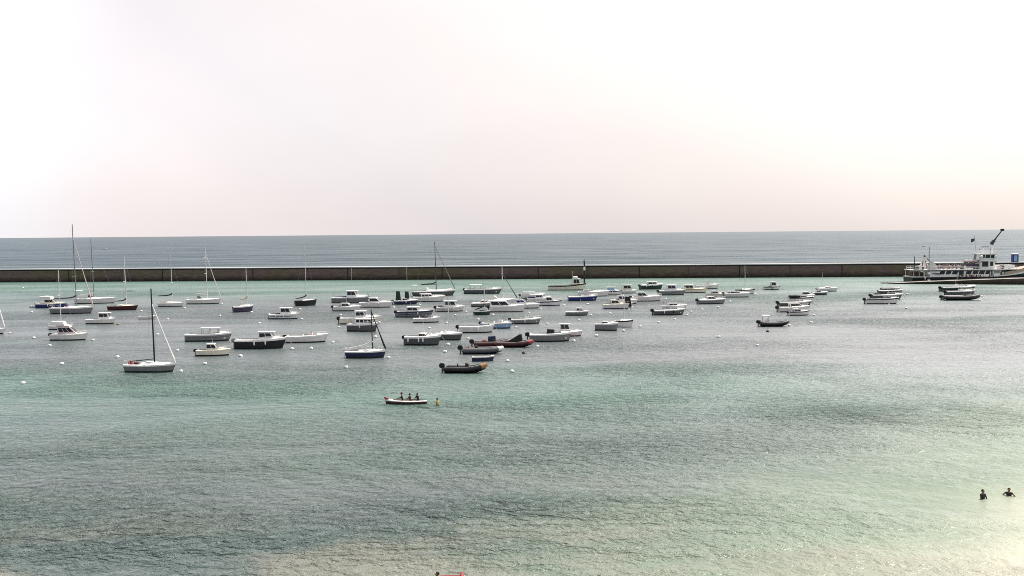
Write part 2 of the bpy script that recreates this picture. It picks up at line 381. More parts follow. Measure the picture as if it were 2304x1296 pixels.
def rails(h,parent,t0=.55,hh=.50,r=.03):
    b=MB(); mt=M('offwhite',.3); n=6
    for sg in (-1,1):
        P=[]
        for i in range(n):
            t=t0+(.985-t0)*i/(n-1); y=sg*max(.03,h.b(t)-.06); P.append(Vector((h.x(t)-.03,y,h.z(t))))
        b.tube([p+Vector((0,0,hh)) for p in P],r,mt,5)
        for p in P[:-1:1]: b.tube([p,p+Vector((0,0,hh))],r*.8,mt,5)
    return b.build('guard_rail',parent)

BOATS=[]
def mooring_rope(o,bx,bz,rr,yaw=0):
    d=rr.uniform(1.0,2.2); m=MB(); P=[]
    for i in range(6):
        u=i/5; P.append((bx+d*u,rr.uniform(-.02,.02)-.5*u*math.sin(R(yaw)),bz*(1-u)**1.5-.05*u))
    m.tube(P,.032,M('rope',.8),5); m.build('mooring_rope',o)
def jit(xl,y): return random.Random(int(xl*13+y*7)).uniform(-7,7)
def place(xl,xr,y,yaw,Bf):
    p=at((xl+xr)/2,y); s=ppm(p); c=math.cos(R(yaw)); L=(xr-xl)/s/abs(c)
    # the seen waterline is the near side: push the keel line back by half a beam
    d=Vector((p.x,p.y,0)).normalized(); B=min(max(Bf*L,1.3),4.2)
    return p+d*B*.42*abs(c), s, L, B

# ------------------------------------------------------------------ motor boats
def motor(xl,xr,y,label,ref,hull='white',boot='black',stripe=None,cab=None,style='pilot',ob=0,obc='black',yaw=0,F=None,rise=.28,deck='white',
          cabc='white',wmat=None,rail=True,ext=(),cuddy=True,fend=(),nside=2,floor='deckgrey',cat='motor boat',grp='motor boats moored in the harbour',name='motor_boat'):
    yaw=yaw+jit(xl,y)
    loc,s,L,B=place(xl,xr,y,yaw,.37 if L_short(xl,xr,y) else .33)
    if ob: pass
    c=abs(math.cos(R(yaw))); xm=(xl+xr)/2; sg=1 if math.cos(R(yaw))>0 else -1
    X=lambda px: sg*(px-xm)/s/c
    Z=lambda py: (y-py)/s-.10
    Fb=(F or min(1.15,max(.45,.11*L+.18)))*1.12
    h=Hull(L,B,Fb,rise)
    o=root(name,label,cat,loc,R(yaw),grp); BOATS.append((xl,xr,y,ref))
    hull_mesh(h,M(hull),M(boot,.5),M(stripe) if stripe else None,o)
    dm=M(deck,.45)
    if style in('pilot','sedan','cuddy') and cab:
        x0,x1=sorted((X(cab[0]),X(cab[1]))); hh=max(.5,Z(cab[2])-.0)
        td=min(.72,max(.35,h.t(x0)+.02)); fl=Fb*.35
        deck_mesh(h,dm,M(floor,.6),o,.05,td,fl)
        zb=Fb*.85; wb=min(B*.74,2*h.b(h.t(x1))*.86); wb=max(wb,B*.5)
        ch=max(.45,hh-zb)
        if style=='pilot':
            fr=min(.45*ch,(x1-x0)*.3); cabin_box(x0,x1,zb,ch,wb,wb*.86,fr,.05*ch,M(cabc),o,'cabin',nside,(.45,.90),2,True,wmat)
            m=MB(); m.box(((x0+x1-fr*.6)/2,0,zb+ch+.05),((x1-x0)*.98,wb*.95,.10),M(cabc)); m.build('roof',o,bevel=.04)
        elif style=='sedan':
            fr=min((x1-x0)*.5,1.3*ch); cabin_box(x0,x1,zb,ch,wb,wb*.78,fr,-.15*ch,M(cabc),o,'cabin',nside,(.36,.84),2,True,wmat)
            m=MB(); m.box(((x0+x1-fr)/2-.15,0,zb+ch+.035),((x1-x0-fr)*1.15+.2,wb*.84,.07),M(cabc)); m.build('roof',o,bevel=.03)
        else:
            fr=(x1-x0)*.45; cabin_box(x0,x1,zb,ch,wb,wb*.8,fr,.0,M(cabc),o,'cabin',nside,(.4,.85),2,True,wmat)
        if cuddy and h.t(x1)<.82:
            xa=x1-.25*ch; xb=h.x(.5+.5*(h.t(x1)*.3+.62)); 
            if xb>xa+.3:
                za=h.z(h.t(xa))-.05; ww=wb*.8; wn=max(.2,2*h.b(h.t(xb))*.55)
                m=MB(); m.frus([(xa,-ww/2,za),(xb,-wn/2,za+.05),(xb,wn/2,za+.05),(xa,ww/2,za)],[(xa,-ww*.42,za+.38),(xb-.25,-wn*.35,za+.26),(xb-.25,wn*.35,za+.26),(xa,ww*.42,za+.38)],M(cabc))
                cu=m.build('cuddy',o,bevel=.04)
    elif style in('console','ttop'):
        td=.74; fl=Fb*.32; deck_mesh(h,dm,M(floor,.6),o,.05,td,fl)
        x0,x1=(sorted((X(cab[0]),X(cab[1]))) if cab else (-.08*L,.06*L)); hh=Z(cab[2]) if cab else Fb+.75
        cw=max(.6,B*.36); ctop=min(hh,Fb+.55) if style=='ttop' else hh-.25
        xc=(x0+x1)/2; cl=max(.55,min(1.1,(x1-x0)*.6))
        m=MB(); m.frus([(xc-cl/2,-cw/2,fl),(xc+cl/2,-cw/2,fl),(xc+cl/2,cw/2,fl),(xc-cl/2,cw/2,fl)],[(xc-cl*.35,-cw*.45,ctop),(xc+cl*.2,-cw*.45,ctop),(xc+cl*.2,cw*.45,ctop),(xc-cl*.35,cw*.45,ctop)],M(cabc)); co=m.build('console',o,bevel=.05)
        m=MB(); a=[(xc+cl*.18,-cw*.45,ctop-.02),(xc+cl*.18,cw*.45,ctop-.02),(xc-cl*.12,cw*.36,ctop+.36),(xc-cl*.12,-cw*.36,ctop+.36)]
        m.frus([Vector(v)-Vector((.012,0,0)) for v in a],[Vector(v)+Vector((.012,0,0)) for v in a],glass()); m.build('windscreen',co,smooth=False)
        m=MB(); m.box((xc-cl*.5-.55,0,fl+.32),(.5,cw*.9,.62),M('offwhite')); m.box((xc-cl*.5-.78,0,fl+.80),(.10,cw*.9,.38),M('offwhite')); m.build('seat',o,bevel=.04)
        m=MB(); m.box((.27*L,0,fl+.16),(.18*L,B*.5,.32),M('offwhite')); m.build('bow_seat',o,bevel=.04)
        if style=='ttop':
            m=MB()
            for px_ in (x0+.1,x1-.1):
                for yy in (-cw*.5,cw*.5): m.tube([(px_,yy*1.15,fl),(px_,yy,hh)],.035,M('dgrey',.4),6)
            m.build('roof_posts',o); m=MB(); m.box((xc,0,hh+.05),(x1-x0+.3,B*.72,.10),M(cabc)); m.build('roof',o,bevel=.04)
    elif style=='open':
        deck_mesh(h,dm,M(floor,.6),o,.05,.86,Fb*.3)
        for k,fx in enumerate((-.28,.02,.26)):
            m=MB(); m.box((fx*L,0,Fb*.72),(.24,2*h.b(h.t(fx*L))*.86,.05),M('wood' if L<4 else 'offwhite')); m.build('thwart',o)
    else:
        deck_mesh(h,dm,M(floor,.6),o,.05,.55,Fb*.4)
    if rail and L>5: rails(h,o,.58 if style!='open' else .7,.42)
    if ob:
        for k in range(ob): outboard(o,-L/2-.12,(k-(ob-1)/2)*.6,Fb*.72,min(1.15,max(.7,L/6.2)),obc)
    for q in fend:
        t=q; m=MB()
        for sgn in (-1,): m.tube([(h.x(t),sgn*(h.b(t)+.09),h.z(t)-.15),(h.x(t),sgn*(h.b(t)+.10),h.z(t)-.28),(h.x(t),sgn*(h.b(t)+.10),h.z(t)-.75),(h.x(t),sgn*(h.b(t)+.09),h.z(t)-.86)],lambda u:.11 if .1<u<.9 else .04,M('white'),8)
        m.build('fender',o)
    rr=random.Random(int(xl*7+y))
    if not ob and style in('pilot','sedan','cuddy') and 4.5<L<8.5 and rr.random()<.6: outboard(o,-L/2-.12,0,Fb*.72,min(1.1,max(.7,L/6.5)),rr.choice(('black','black','dgrey','offwhite')))
    if not fend and L>5 and rr.random()<.45: fend=rr.choice(((.3,.6),(.45,),(.25,.5)))
    for q in (fend if 'fender' not in [c.name.split('.')[0] for c in o.children] else ()):
        fx,fy,fz=h.x(q),-(h.b(q)+.10),h.z(q); m=MB(); m.tube([(fx,fy,fz-.05),(fx,fy,fz-.2),(fx,fy,fz-.6),(fx,fy,fz-.7)],lambda u:.10 if .1<u<.9 else .04,M(rr.choice(('white','navy','white'))),8); m.build('fender',o)
    if L>4.5 and name!='fishing_boat':
        mooring_rope(o,h.x(.99),h.z(1),rr,yaw)
        if style in('pilot','sedan','cuddy') and cab and rr.random()<.45 and not any(e[0]=='hump' for e in ext):
            t0,t1=.06,max(.2,h.t(sorted((X(cab[0]),X(cab[1])))[0])-.02); m=MB(); rings=[]
            for i in range(5):
                t=t0+(t1-t0)*i/4; yb=h.b(t)-.12; z=h.z(t)+.02; k=.28*(.4+.6*i/4)
                rings.append([(h.x(t),-yb,z),(h.x(t),-yb*.5,z+k*.8),(h.x(t),0,z+k),(h.x(t),yb*.5,z+k*.8),(h.x(t),yb,z)])
            m.loft(rings,M(rr.choice(('navy','dgrey','dgreen','black','tan','offwhite')),.85),cap=False,closed=False); m.build('cockpit_cover',o)
        if cab and rr.random()<.7 and not any(e[0] in('ant','mast') for e in ext):
            xx=X(cab[0])*.6+X(cab[1])*.4; zt=Z(cab[2])+rr.uniform(.9,1.9); m=MB(); m.tube([(xx,.3,Fb),(xx-.15,.3,zt)],.022,M('white'),5,.012); m.build('antenna',o)
        if rr.random()<.35:
            for q in (-.5,.5):
                m=MB(); m.tube([(-L/2+.5,q,Fb*.9),(-L/2+.1,q*1.2,Fb+1.5)],.016,M('dgrey'),4,.008); m.build('fishing_rod',o)
    for e in ext:
        kind=e[0]
        if kind=='mast':                      # ('mast', px, ytop)
            zt=Z(e[2]); m=MB(); m.tube([(X(e[1]),0,Fb*.6),(X(e[1])-.01*zt,0,zt)],.05,alu(),7,.03); m.build('mast',o)
        elif kind=='ant':
            zt=Z(e[2]); m=MB(); m.tube([(X(e[1]),.2,Fb),(X(e[1])-.12,.2,zt)],.018,M('white'),5,.01); m.build('antenna',o)
        elif kind=='arch':                    # ('arch', px, ytop, colour)
            zt=Z(e[2]); x=X(e[1]); c_=M(e[3] if len(e)>3 else 'white'); yb=h.b(h.t(x))-.06
            m=MB(); m.tube([(x+.3,-yb,h.z(h.t(x))-.05),(x,-yb*.95,zt-.15),(x-.05,-yb*.7,zt),(x-.05,yb*.7,zt),(x,yb*.95,zt-.15),(x+.3,yb,h.z(h.t(x))-.05)],.055,c_,7); m.build('radar_arch',o)
        elif kind=='canopy':                  # ('canopy', px0, px1, ytop, ybot, colour): stretched cloth cover on bows
            x0,x1=sorted((X(e[1]),X(e[2]))); zt=Z(e[3]); zb=Z(e[4]); ww=B*.78; c_=M(e[5],.8)
            m=MB(); rings=[]
            for i in range(5):
                u=i/4; xx=x0+(x1-x0)*u; zz=zt-(0.06 if i%2 else 0)-(.18*(zt-zb) if i in(0,4) else 0)
                rings.append([(xx,-ww/2,zb),(xx,-ww*.46,zz-.12),(xx,-ww*.2,zz),(xx,ww*.2,zz),(xx,ww*.46,zz-.12),(xx,ww/2,zb)])
            m.loft(rings,c_); m.build('canopy',o)
        elif kind=='hump':                    # ('hump', px0, px1, ytop, colour): covered gear
            x0,x1=sorted((X(e[1]),X(e[2]))); zt=Z(e[3]); m=MB(); c_=M(e[4],.8); ww=B*.5
            m.frus([(x0,-ww/2,Fb*.4),(x1,-ww/2,Fb*.4),(x1,ww/2,Fb*.4),(x0,ww/2,Fb*.4)],[(x0+.15*(x1-x0),-ww*.35,zt),(x1-.2*(x1-x0),-ww*.35,zt-.1),(x1-.2*(x1-x0),ww*.35,zt-.1),(x0+.15*(x1-x0),ww*.35,zt)],c_); m.build('covered_gear',o,bevel=.08)
        elif kind=='fly':                     # ('fly', px0, px1, ytop): flybridge
            x0,x1=sorted((X(e[1]),X(e[2]))); zt=Z(e[3]); z0=zt-.75; ww=B*.55
            m=MB(); m.frus([(x0,-ww/2,z0),(x1,-ww/2,z0),(x1,ww/2,z0),(x0,ww/2,z0)],[(x0-.1,-ww*.47,zt),(x1-.35,-ww*.42,zt),(x1-.35,ww*.42,zt),(x0-.1,ww*.47,zt)],M('white')); m.build('flybridge',o,bevel=.05)
        elif kind=='trim':
            m=MB(); c_=M(e[1]); 
            for sgn in (-1,1):
                vs=[];fs=[]
                for i in range(10):
                    t=.04+.86*i/9; z=h.z(t)*.55; yb=h.b(t)*.955+.012
                    vs+=[(h.x(t,(z+.3)/(h.z(t)+.3)),sgn*yb,z-.05),(h.x(t,(z+.3)/(h.z(t)+.3)),sgn*(yb+.004),z+.05)]
                for i in range(9): fs.append((2*i,2*i+1,2*i+3,2*i+2))
                m.add(vs,fs,c_)
            m.build('hull_stripe',o)
    return o,h,s
def L_short(xl,xr,y):
    p=at((xl+xr)/2,y); return (xr-xl)/ppm(p)<7.5

# ------------------------------------------------------------------ sailing boats
def sail(xl,xr,y,label,ref,mx,mtop,hull='white',boot='black',stripe=None,deck='white',boom=None,boomc='offwhite',cover=None,jib=None,jibc='white',
         mastc='offwhite',spread=(.5,),yaw=0,F=None,cabin=(.38,.70),ext=(),wind=True,name='sailing_boat'):
    yaw=yaw+jit(xl,y)
    loc,s,L,B=place(xl,xr,y,yaw,.32)
    c=abs(math.cos(R(yaw))); xm=(xl+xr)/2
    X=lambda px:(px-xm)/s/c
    Z=lambda py:(y-py)/s-.1
    Fb=(F or min(1.2,max(.45,.085*L+.22)))*1.12
    h=Hull(L,B,Fb,.22,.72,2.0,.09,.05)
    o=root(name,label,'sailing boat',loc,R(yaw),'sailing boats moored in the harbour'); BOATS.append((xl,xr,y,ref))
    hull_mesh(h,M(hull),M(boot,.5),M(stripe) if stripe else None,o)
    deck_mesh(h,M(deck,.5),M('deckgrey',.6),o,.06,.34,Fb*.45,.12)
    if cabin:
        x0,x1=h.x(cabin[0])-.2,h.x(cabin[1]); zb=Fb*.95; ww=B*.56; ch=.42 if L>5 else .28
        m=MB(); B_=[(x0,-ww/2,zb),(x1,-ww*.33,zb+.06),(x1,ww*.33,zb+.06),(x0,ww/2,zb)]; T=[(x0+.05,-ww*.42,zb+ch+.05),(x1-.5,-ww*.26,zb+ch*.8),(x1-.5,ww*.26,zb+ch*.8),(x0+.05,ww*.42,zb+ch+.05)]
        m.frus(B_,T,M(deck)); cb=m.build('coachroof',o,bevel=.04)
        for u0,u1 in ((.10,.40),(.46,.74)):
            panel((B_[0],B_[1],T[1],T[0]),u0,u1,.35,.78,glass(),cb,'window'); panel((B_[2],B_[3],T[3],T[2]),1-u1,1-u0,.35,.78,glass(),cb,'window')
    zt=Z(mtop)+.1; r=.115 if L>7 else .085
    # photo gives the mast foot at mx; masts rake slightly aft
    xb=X(mx); rake=-.02*zt
    top=Vector((xb+rake,0,zt)); foot=Vector((xb,0,Fb*.9))
    mm=MB(); mm.tube([foot,lerp(foot,top,.5),top],r,M(mastc,.35),8,r*.75)
    if wind: mm.tube([top,top+Vector((0,0,.35))],.012,M('dgrey'),5)
    ma=mm.build('mast',o)
    for q in spread:
        p=lerp(foot,top,q); hw=min(B*.42,1.25); m=MB(); m.tube([p+Vector((-.15,-hw,.04)),p,p+Vector((-.15,hw,.04))],.055,M(mastc,.35),6); m.build('spreader',ma)
    m=MB()
    for sg in (-1,1):
        t=h.t(xb-.25); m.tube([(xb-.25,sg*(h.b(t)-.06),h.z(t)),lerp(foot,top,spread[0] if spread else .6)+Vector((-.15,sg*min(B*.36,1.0),.04)),top-Vector((0,0,.1))],.010,M('grey',.3),4)
    m.tube([(-L/2+.1,0,h.z(0)),top-Vector((0,0,.05))],.010,M('grey',.3),4); m.build('shrouds',o)
    bow=Vector((h.x(.985),0,h.z(1)+.1))
    if jib:
        head=lerp(foot,top,jib); m=MB(); m.tube([bow,lerp(bow,head,.06),lerp(bow,head,.5),head],lambda u:.16 if .05<u<.6 else .075,M(jibc,.7),7); m.build('furled_jib',o)
    else:
        m=MB(); m.tube([bow,lerp(foot,top,.95)],.014,M('grey',.3),5); m.build('forestay',o)
    if boom:                                   # (px_end, y_end)
        e=Vector((X(boom[0]),0,Z(boom[1]))); g=Vector((xb-.08,0,max(e.z-.15,Fb+.75)));
        if cover: g.z=max(g.z,e.z)
        m=MB(); m.tube([g,e],.06,M(boomc,.4),7); bo=m.build('boom',o)
        if cover:
            m=MB(); m.tube([g+Vector((.05,0,.75)),lerp(g,e,.12)+Vector((0,0,.42)),lerp(g,e,.3)+Vector((0,0,.24)),lerp(g,e,.7)+Vector((0,0,.15)),e+Vector((0,0,.09))],lambda u:.19-.10*u,M(cover,.85),8); m.build('sail_cover',bo)
    if L>4: mooring_rope(o,h.x(.99),h.z(1),random.Random(int(xl*3+y)),yaw)
    if L>5:
        rails(h,o,.80,.5,.022)
        m=MB(); yb=h.b(0)-.06; m.tube([(h.x(.14),-yb-.1,h.z(0)+.5),(h.x(.01),-yb,h.z(0)+.52),(h.x(.01),yb,h.z(0)+.52),(h.x(.14),yb+.1,h.z(0)+.5)],.018,M('offwhite',.3),5)
        for xx,yy in ((.14,yb+.1),(.01,yb)):
            for sg in (-1,1): m.tube([(h.x(xx),sg*yy,h.z(0)),(h.x(xx),sg*yy,h.z(0)+.51)],.016,M('offwhite',.3),5)
        m.build('pushpit',o)
    m=MB(); m.box((-L/2-.08,0,.25),(.14,.05,1.0),M(deck)); m.build('rudder',o)
    for e in ext:
        if e[0]=='dodger':
            x0=h.x(cabin[0])-.45; m=MB(); ww=B*.5; zb=Fb+.42
            rings=[[(x0+dx,ww*.5*math.cos(a),zb+hh_*math.sin(a)) for a in [math.pi*k/6 for k in range(7)]] for dx,hh_ in ((0,.65),(.35,.62),(.8,.12))]
            m.loft(rings,M(e[1],.85),cap=False,closed=False); m.build('spray_hood',o)
        elif e[0]=='bimini':
            m=MB(); x0=h.x(.03); m.box((x0+.7,0,Z(e[1])),(1.7,B*.7,.06),M(e[2],.8)); m.build('bimini',o,bevel=.02)
            for xx in (x0,x0+1.4):
                m=MB(); m.tube([(xx,-B*.34,Fb),(xx,-B*.34,Z(e[1])-.05),(xx,B*.34,Z(e[1])-.05),(xx,B*.34,Fb)],.022,M('grey'),5); m.build('bimini_hoop',o)
        elif e[0]=='dinghyhump':
            m=MB(); m.sph((h.x(.86),0,h.z(.86)+.22),.5,M(e[1],.7),10,6,(1.5,.8,.5)); m.build('bow_bundle',o)
        elif e[0]=='red':
            m=MB(); m.box((h.x(.12),-.3,Fb+.25),(.45,.35,.55),M('red',.7)); m.box((h.x(.2),.25,Fb+.12),(.5,.4,.3),M('dred',.7)); m.build('cockpit_bags',o,bevel=.06)
        elif e[0]=='lifebuoy':
            m=MB(); cx=h.x(.03); P=[(cx-.05,.35+.24*math.cos(a),Fb+.45+.24*math.sin(a)) for a in [2*math.pi*k/10 for k in range(11)]]; m.tube(P,.06,M(e[1]),6); m.build('lifebuoy',o)
        elif e[0]=='motor': outboard(o,-L/2-.1,.35,Fb*.6,.62,'dgrey')
    return o,h,s

# ------------------------------------------------------------------ inflatables
def rib(xl,xr,y,label,ref,tube='dgrey',nose=None,hullc='black',console=None,cc='white',ob=1,obc='black',yaw=0,ext=(),seatc='black',deckc='deckgrey',rise=.4):
    yaw=yaw+jit(xl,y)
    loc,s,L,B=place(xl,xr,y,yaw,.40)
    c=abs(math.cos(R(yaw))); xm=(xl+xr)/2; X=lambda px:(px-xm)/s/c; Z=lambda py:(y-py)/s-.1
    r=.052*L+.02; zt=.14+r
    o=root('inflatable_boat',label,'inflatable boat',loc,R(yaw),'rigid inflatable boats in the mooring field'); BOATS.append((xl,xr,y,ref))
    def path(sg):
        P=[]
        for i in range(17):
            u=i/16
            x=-L/2+.1+(L-.1-r)*min(1,u*1.02); q=max(0,(u-.5)/.5); yy=(B/2-r)*(1-q**2.6)
            P.append(Vector((x,sg*yy,zt+rise*q**1.8)))
        return P
    m=MB(); tm=M(tube,.5); nm=M(nose or tube,.5)
    for sg in (-1,1):
        P=path(sg); m.tube(P[:15],lambda u:r*(.45 if u<.02 else 1),tm,10); m.tube(P[14:],r*1.004,nm,10)
        m.tube([p_+Vector((0,-r*.35 if sg<0 else r*.35,r*.95)) for p_ in P[1:15]],.035,M('offwhite',.6),5)  # off-white line drawn in for the bright sunlit edge along the tube top
    m.build('buoyancy_tube',o)
    m=MB(); rings=[]
    for i in range(11):
        u=i/10; q=max(0,(u-.45)/.55); x=-L/2+.25+(L*.90)*u; yy=(B/2-r*1.2)*(1-q**2.4)+.02; lift=rise*q**2
        rings.append([(x,-yy,.16+lift),(x,0,-.28+.42*q**2+lift*.6),(x,yy,.16+lift),(x,0,.20+lift)])
    m.loft(rings,M(hullc,.4)); m.build('hull',o)
    m=MB(); m.add([(r_[k][0],r_[k][1]*.98,r_[k][2]+.03) for r_ in rings for k in (0,2)],[(2*i,2*i+1,2*i+3,2*i+2) for i in range(10)],M(deckc,.7)); m.build('deck',o)
    m=MB(); m.box((-L/2+.25,0,.42),(.08,B-2*r,.5),M('dgrey')); m.build('transom',o)
    if console:
        x0,x1=X(console[0]),X(console[1]); zc=max(.9,Z(console[2])); xc=(x0+x1)/2; cl=max(.5,min(.9,x1-x0)); w_=.75
        m=MB(); m.frus([(xc-cl/2,-w_/2,.2),(xc+cl/2,-w_/2,.2),(xc+cl/2,w_/2,.2),(xc-cl/2,w_/2,.2)],[(xc-cl*.35,-w_*.42,zc*.86),(xc+cl*.2,-w_*.42,zc*.80),(xc+cl*.2,w_*.42,zc*.80),(xc-cl*.35,w_*.42,zc*.86)],M(cc)); co=m.build('console',o,bevel=.05)
        a=[(xc+cl*.15,-w_*.4,zc*.8),(xc+cl*.15,w_*.4,zc*.8),(xc-cl*.2,w_*.34,zc+.2),(xc-cl*.2,-w_*.34,zc+.2)]
        m=MB(); m.frus([Vector(v)-Vector((.012,0,0)) for v in a],[Vector(v)+Vector((.012,0,0)) for v in a],glass()); m.build('windscreen',co,smooth=False)
        m=MB(); m.box((xc-cl*.5-.6,0,.52),(.75,.5,.6),M(seatc,.7)); m.box((xc-cl*.5-.95,0,.95),(.1,.5,.4),M(seatc,.7)); m.build('seat',o,bevel=.05)
    mooring_rope(o,L/2-.1,zt+rise,random.Random(int(xl*3+y)),yaw)
    if ob:
        for k in range(ob): outboard(o,-L/2+.02,(k-(ob-1)/2)*.55,.62,min(1.2,max(.6,L/5.6)),obc)
    for e in ext:
        if e[0]=='frame':
            zt_=Z(e[2]); x=X(e[1]); yb=B/2-r; m=MB(); m.tube([(x,-yb,zt+r*.6),(x-.15,-yb*.85,zt_-.2),(x-.2,-yb*.5,zt_),(x-.2,yb*.5,zt_),(x-.15,yb*.85,zt_-.2),(x,yb,zt+r*.6)],.045,M(e[3],.4),7); m.build('roll_bar',o)
        elif e[0]=='wedge':                   # folded canopy: a dark triangle of cloth over a frame
            x0,x1=X(e[1]),X(e[2]); zt_=Z(e[3]); ww=B*.55; m=MB()
            m.frus([(x0,-ww/2,.75),(x1,-ww/2,.75),(x1,ww/2,.75),(x0,ww/2,.75)],[(x1-.5,-ww*.4,zt_-.02),(x1-.12,-ww*.4,zt_),(x1-.12,ww*.4,zt_),(x1-.5,ww*.4,zt_-.02)],M(e[4],.85)); m.build('canopy',o,bevel=.04)
        elif e[0]=='upright':
            x0,x1=X(e[1]),X(e[2]); zt_=Z(e[3]); m=MB(); m.frus([(x0,-.5,.5),(x1,-.5,.5),(x1,.5,.5),(x0,.5,.5)],[(x0+.05,-.4,zt_),(x1-.1,-.4,zt_+.1),(x1-.1,.4,zt_+.1),(x0+.05,.4,zt_)],M(e[4],.8)); m.build('console_cover',o,bevel=.06)
        elif e[0]=='roof':
            x0,x1=X(e[1]),X(e[2]); zt_=Z(e[3]); m=MB()
            for px_ in (x0+.15,x1-.15):
                for yy in (-.45,.45): m.tube([(px_,yy,.3),(px_,yy,zt_)],.035,M('dgrey',.4),6)
            m.build('roof_posts',o); m=MB(); m.box(((x0+x1)/2,0,zt_+.06),(x1-x0,1.5,.12),M(e[4])); m.build('roof',o,bevel=.05)
        elif e[0]=='pole':
            m=MB(); m.tube([(X(e[1]),.1,.3),(X(e[1])-.05,.1,Z(e[2]))],.05,M(e[3]),6); m.build('pole',o)
        elif e[0]=='box':
            m=MB(); m.box((X(e[1]),0,.75),(.6,.9,.6),M(e[2],.6)); m.build('locker',o,bevel=.05)
    return o
# ================================================================== the boats, far bank to near water
m_=motor; s_=sail
# --- port-hand group of yachts
s_(-62,14,752,"white sailing boat cut off by the picture edge, only its bow showing","bow at the picture edge",-26,560,jib=.92,jibc='white')
m_(228,243,561,"tiny white boat far out on the open sea beyond the breakwater","boat on the open sea",cab=(233,239,557),style='pilot',rail=False,cuddy=False)
s_(170,262,683,"long white sloop lying behind the tallest mast, white awning over its boom","sloop with the white awning",212,537,mastc='tub',hull='offwhite',boot='black',boom=(176,664),boomc='white',cover='offwhite',jib=0,spread=(.45,.75),ext=(('bimini',653,'white'),('dodger','dred')))
m_(84,148,693,"deep blue-hulled motor boat with yellowish deck gear, half hidden by the big yacht","blue boat with yellow deck gear",hull='blue',boot='navy',stripe='cream',cab=(104,132,670),style='sedan',cabc='cream',deck='cream',ext=(('canopy',92,118,665,674,'offwhite'),))
m_(68,92,692,"low white tender tied behind the blue-hulled motor boat","tender behind the blue boat",style='open',cat='dinghy',name='dinghy',grp='small dinghies',F=.4)
s_(115,211,706,"large grey sloop with the tallest mast in the harbour and a pink rolled jib","sloop with the tallest mast",173,505,mastc='tub',hull='tub',boot='black',stripe='white',jib=.84,jibc='pink',spread=(.38,.70),boom=(124,672),boomc='offwhite',cover='purple',ext=(('dodger','purple'),('lifebuoy','orange')),F=1.25)
s_(110,168,742,"small white sailing boat behind the pinkish cabin cruiser, bare pale mast","small sail boat behind the pinkish cruiser",138,608,hull='offwhite',boot='black',jib=0,spread=(.55,),ext=(('motor',),))
m_(117,199,766,"pinkish white cabin cruiser with a long sloping roof and grey hull side","pinkish sloping-roof cruiser",hull='offwhite',boot='black',stripe='offwhite',cab=(135,182,733),style='sedan',cabc='pink',nside=3,ob=0,ext=(('fly',119,150,722),('hump',120,134,750,'white')))
s_(243,311,698,"dark plum-hulled sloop with cream deck and navy sail cover","plum-hulled sloop",285,577,hull='dred',boot='black',deck='cream',boom=(258,678),cover='navy',spread=(.5,),jib=0)
m_(196,262,729,"small wheelhouse boat with dark windows, an orange buoy at its bow","wheelhouse boat at the orange buoy",hull='offwhite',boot='black',stripe='white',cab=(224,252,704),style='pilot',ext=(('ant',240,690),))
m_(313,351,718,"low open rowing dinghy seen through the dark-masted sloop's rigging","rowing dinghy by the dark mast",style='open',hull='offwhite',boot='black',stripe='white',cat='dinghy',name='dinghy',grp='small dinghies',F=.55,rail=False)
m_(287,305,655,"tiny white dinghy alone near the breakwater, beside the plum sloop's mast","tiny dinghy near the breakwater",style='open',hull='white',boot='black',cat='dinghy',name='dinghy',grp='small dinghies',F=.5,rail=False)
s_(356,415,690,"small cream sloop with a dark green cover on its raised boom","cream sloop with green boom cover",389,573,hull='offwhite',boot='dgreen',deck='cream',boom=(355,666),cover='dgreen',spread=(.42,),jib=0,ext=(('motor',),))
s_(280,399,838,"white racing sloop with a thick dark mast and white rolled jib, nearest yacht","sloop with the dark mast",349,650,hull='tub',boot='dgreen',stripe='white',mastc='black',boom=(295,813),boomc='black',jib=.80,jibc='white',spread=(.62,),F=.85,cabin=(.45,.78),ext=(('red',),))
s_(420,498,684,"white cruising sloop with a pale rolled jib and dark spray hood","sloop with the pale rolled jib",467,556,hull='offwhite',boot='black',jib=.90,jibc='offwhite',spread=(.5,.80),boom=(442,662),cover='offwhite',ext=(('dodger','dgrey'),))
s_(527,567,702,"stubby purple-hulled sail boat seen end-on with a white cabin","stubby purple sail boat",556,602,hull='purple',boot='black',stripe='white',jib=0,yaw=38,boom=(541,674),cover='tan',F=1.2)
m_(607,675,718,"white wheelhouse boat lying alone with a roof rack and broad windows","lone wheelhouse boat",hull='offwhite',boot='navy',stripe='white',cab=(632,660,692),style='pilot',ext=(('ant',637,684),('trim','navy')))
s_(665,711,688,"black-hulled sloop with white deck and a slanting dark green sail bundle","black-hulled sloop",690,551,hull='black',boot='black',deck='white',boom=(667,672),cover='dgreen',spread=(.80,),jib=0,yaw=30,F=1.15)
m_(420,523,768,"grey-sided sport cruiser with a floating white hard top over its cockpit","hard-top sport cruiser",hull='tub',boot='black',stripe='white',cab=(455,492,738),style='ttop',ob=0,ext=(('hump',424,445,752,'white'),('trim','dgrey')))
m_(444,520,801,"small cream cabin boat with a rounded cuddy, in front of the hard-top cruiser","small cream cabin boat",hull='cream',boot='black',stripe='cream',cab=(466,498,772),style='cuddy',cabc='cream',deck='cream',floor='brown')
m_(532,646,785,"black-hulled motor cruiser with a white roof, white fenders and twin outboards","black-hulled motor cruiser",hull='black',boot='black',stripe='white',cab=(584,622,747),style='pilot',ob=2,nside=2,fend=(.40,.62),rise=.30,F=1.25,obc='grey')
m_(645,739,771,"white day boat with a pink-tinged console and dark outboard tilted at the stern","white day boat with pink console",hull='offwhite',boot='black',stripe='white',cab=(688,712,745),style='console',ob=1,cabc='pink',deck='white',rise=.35)
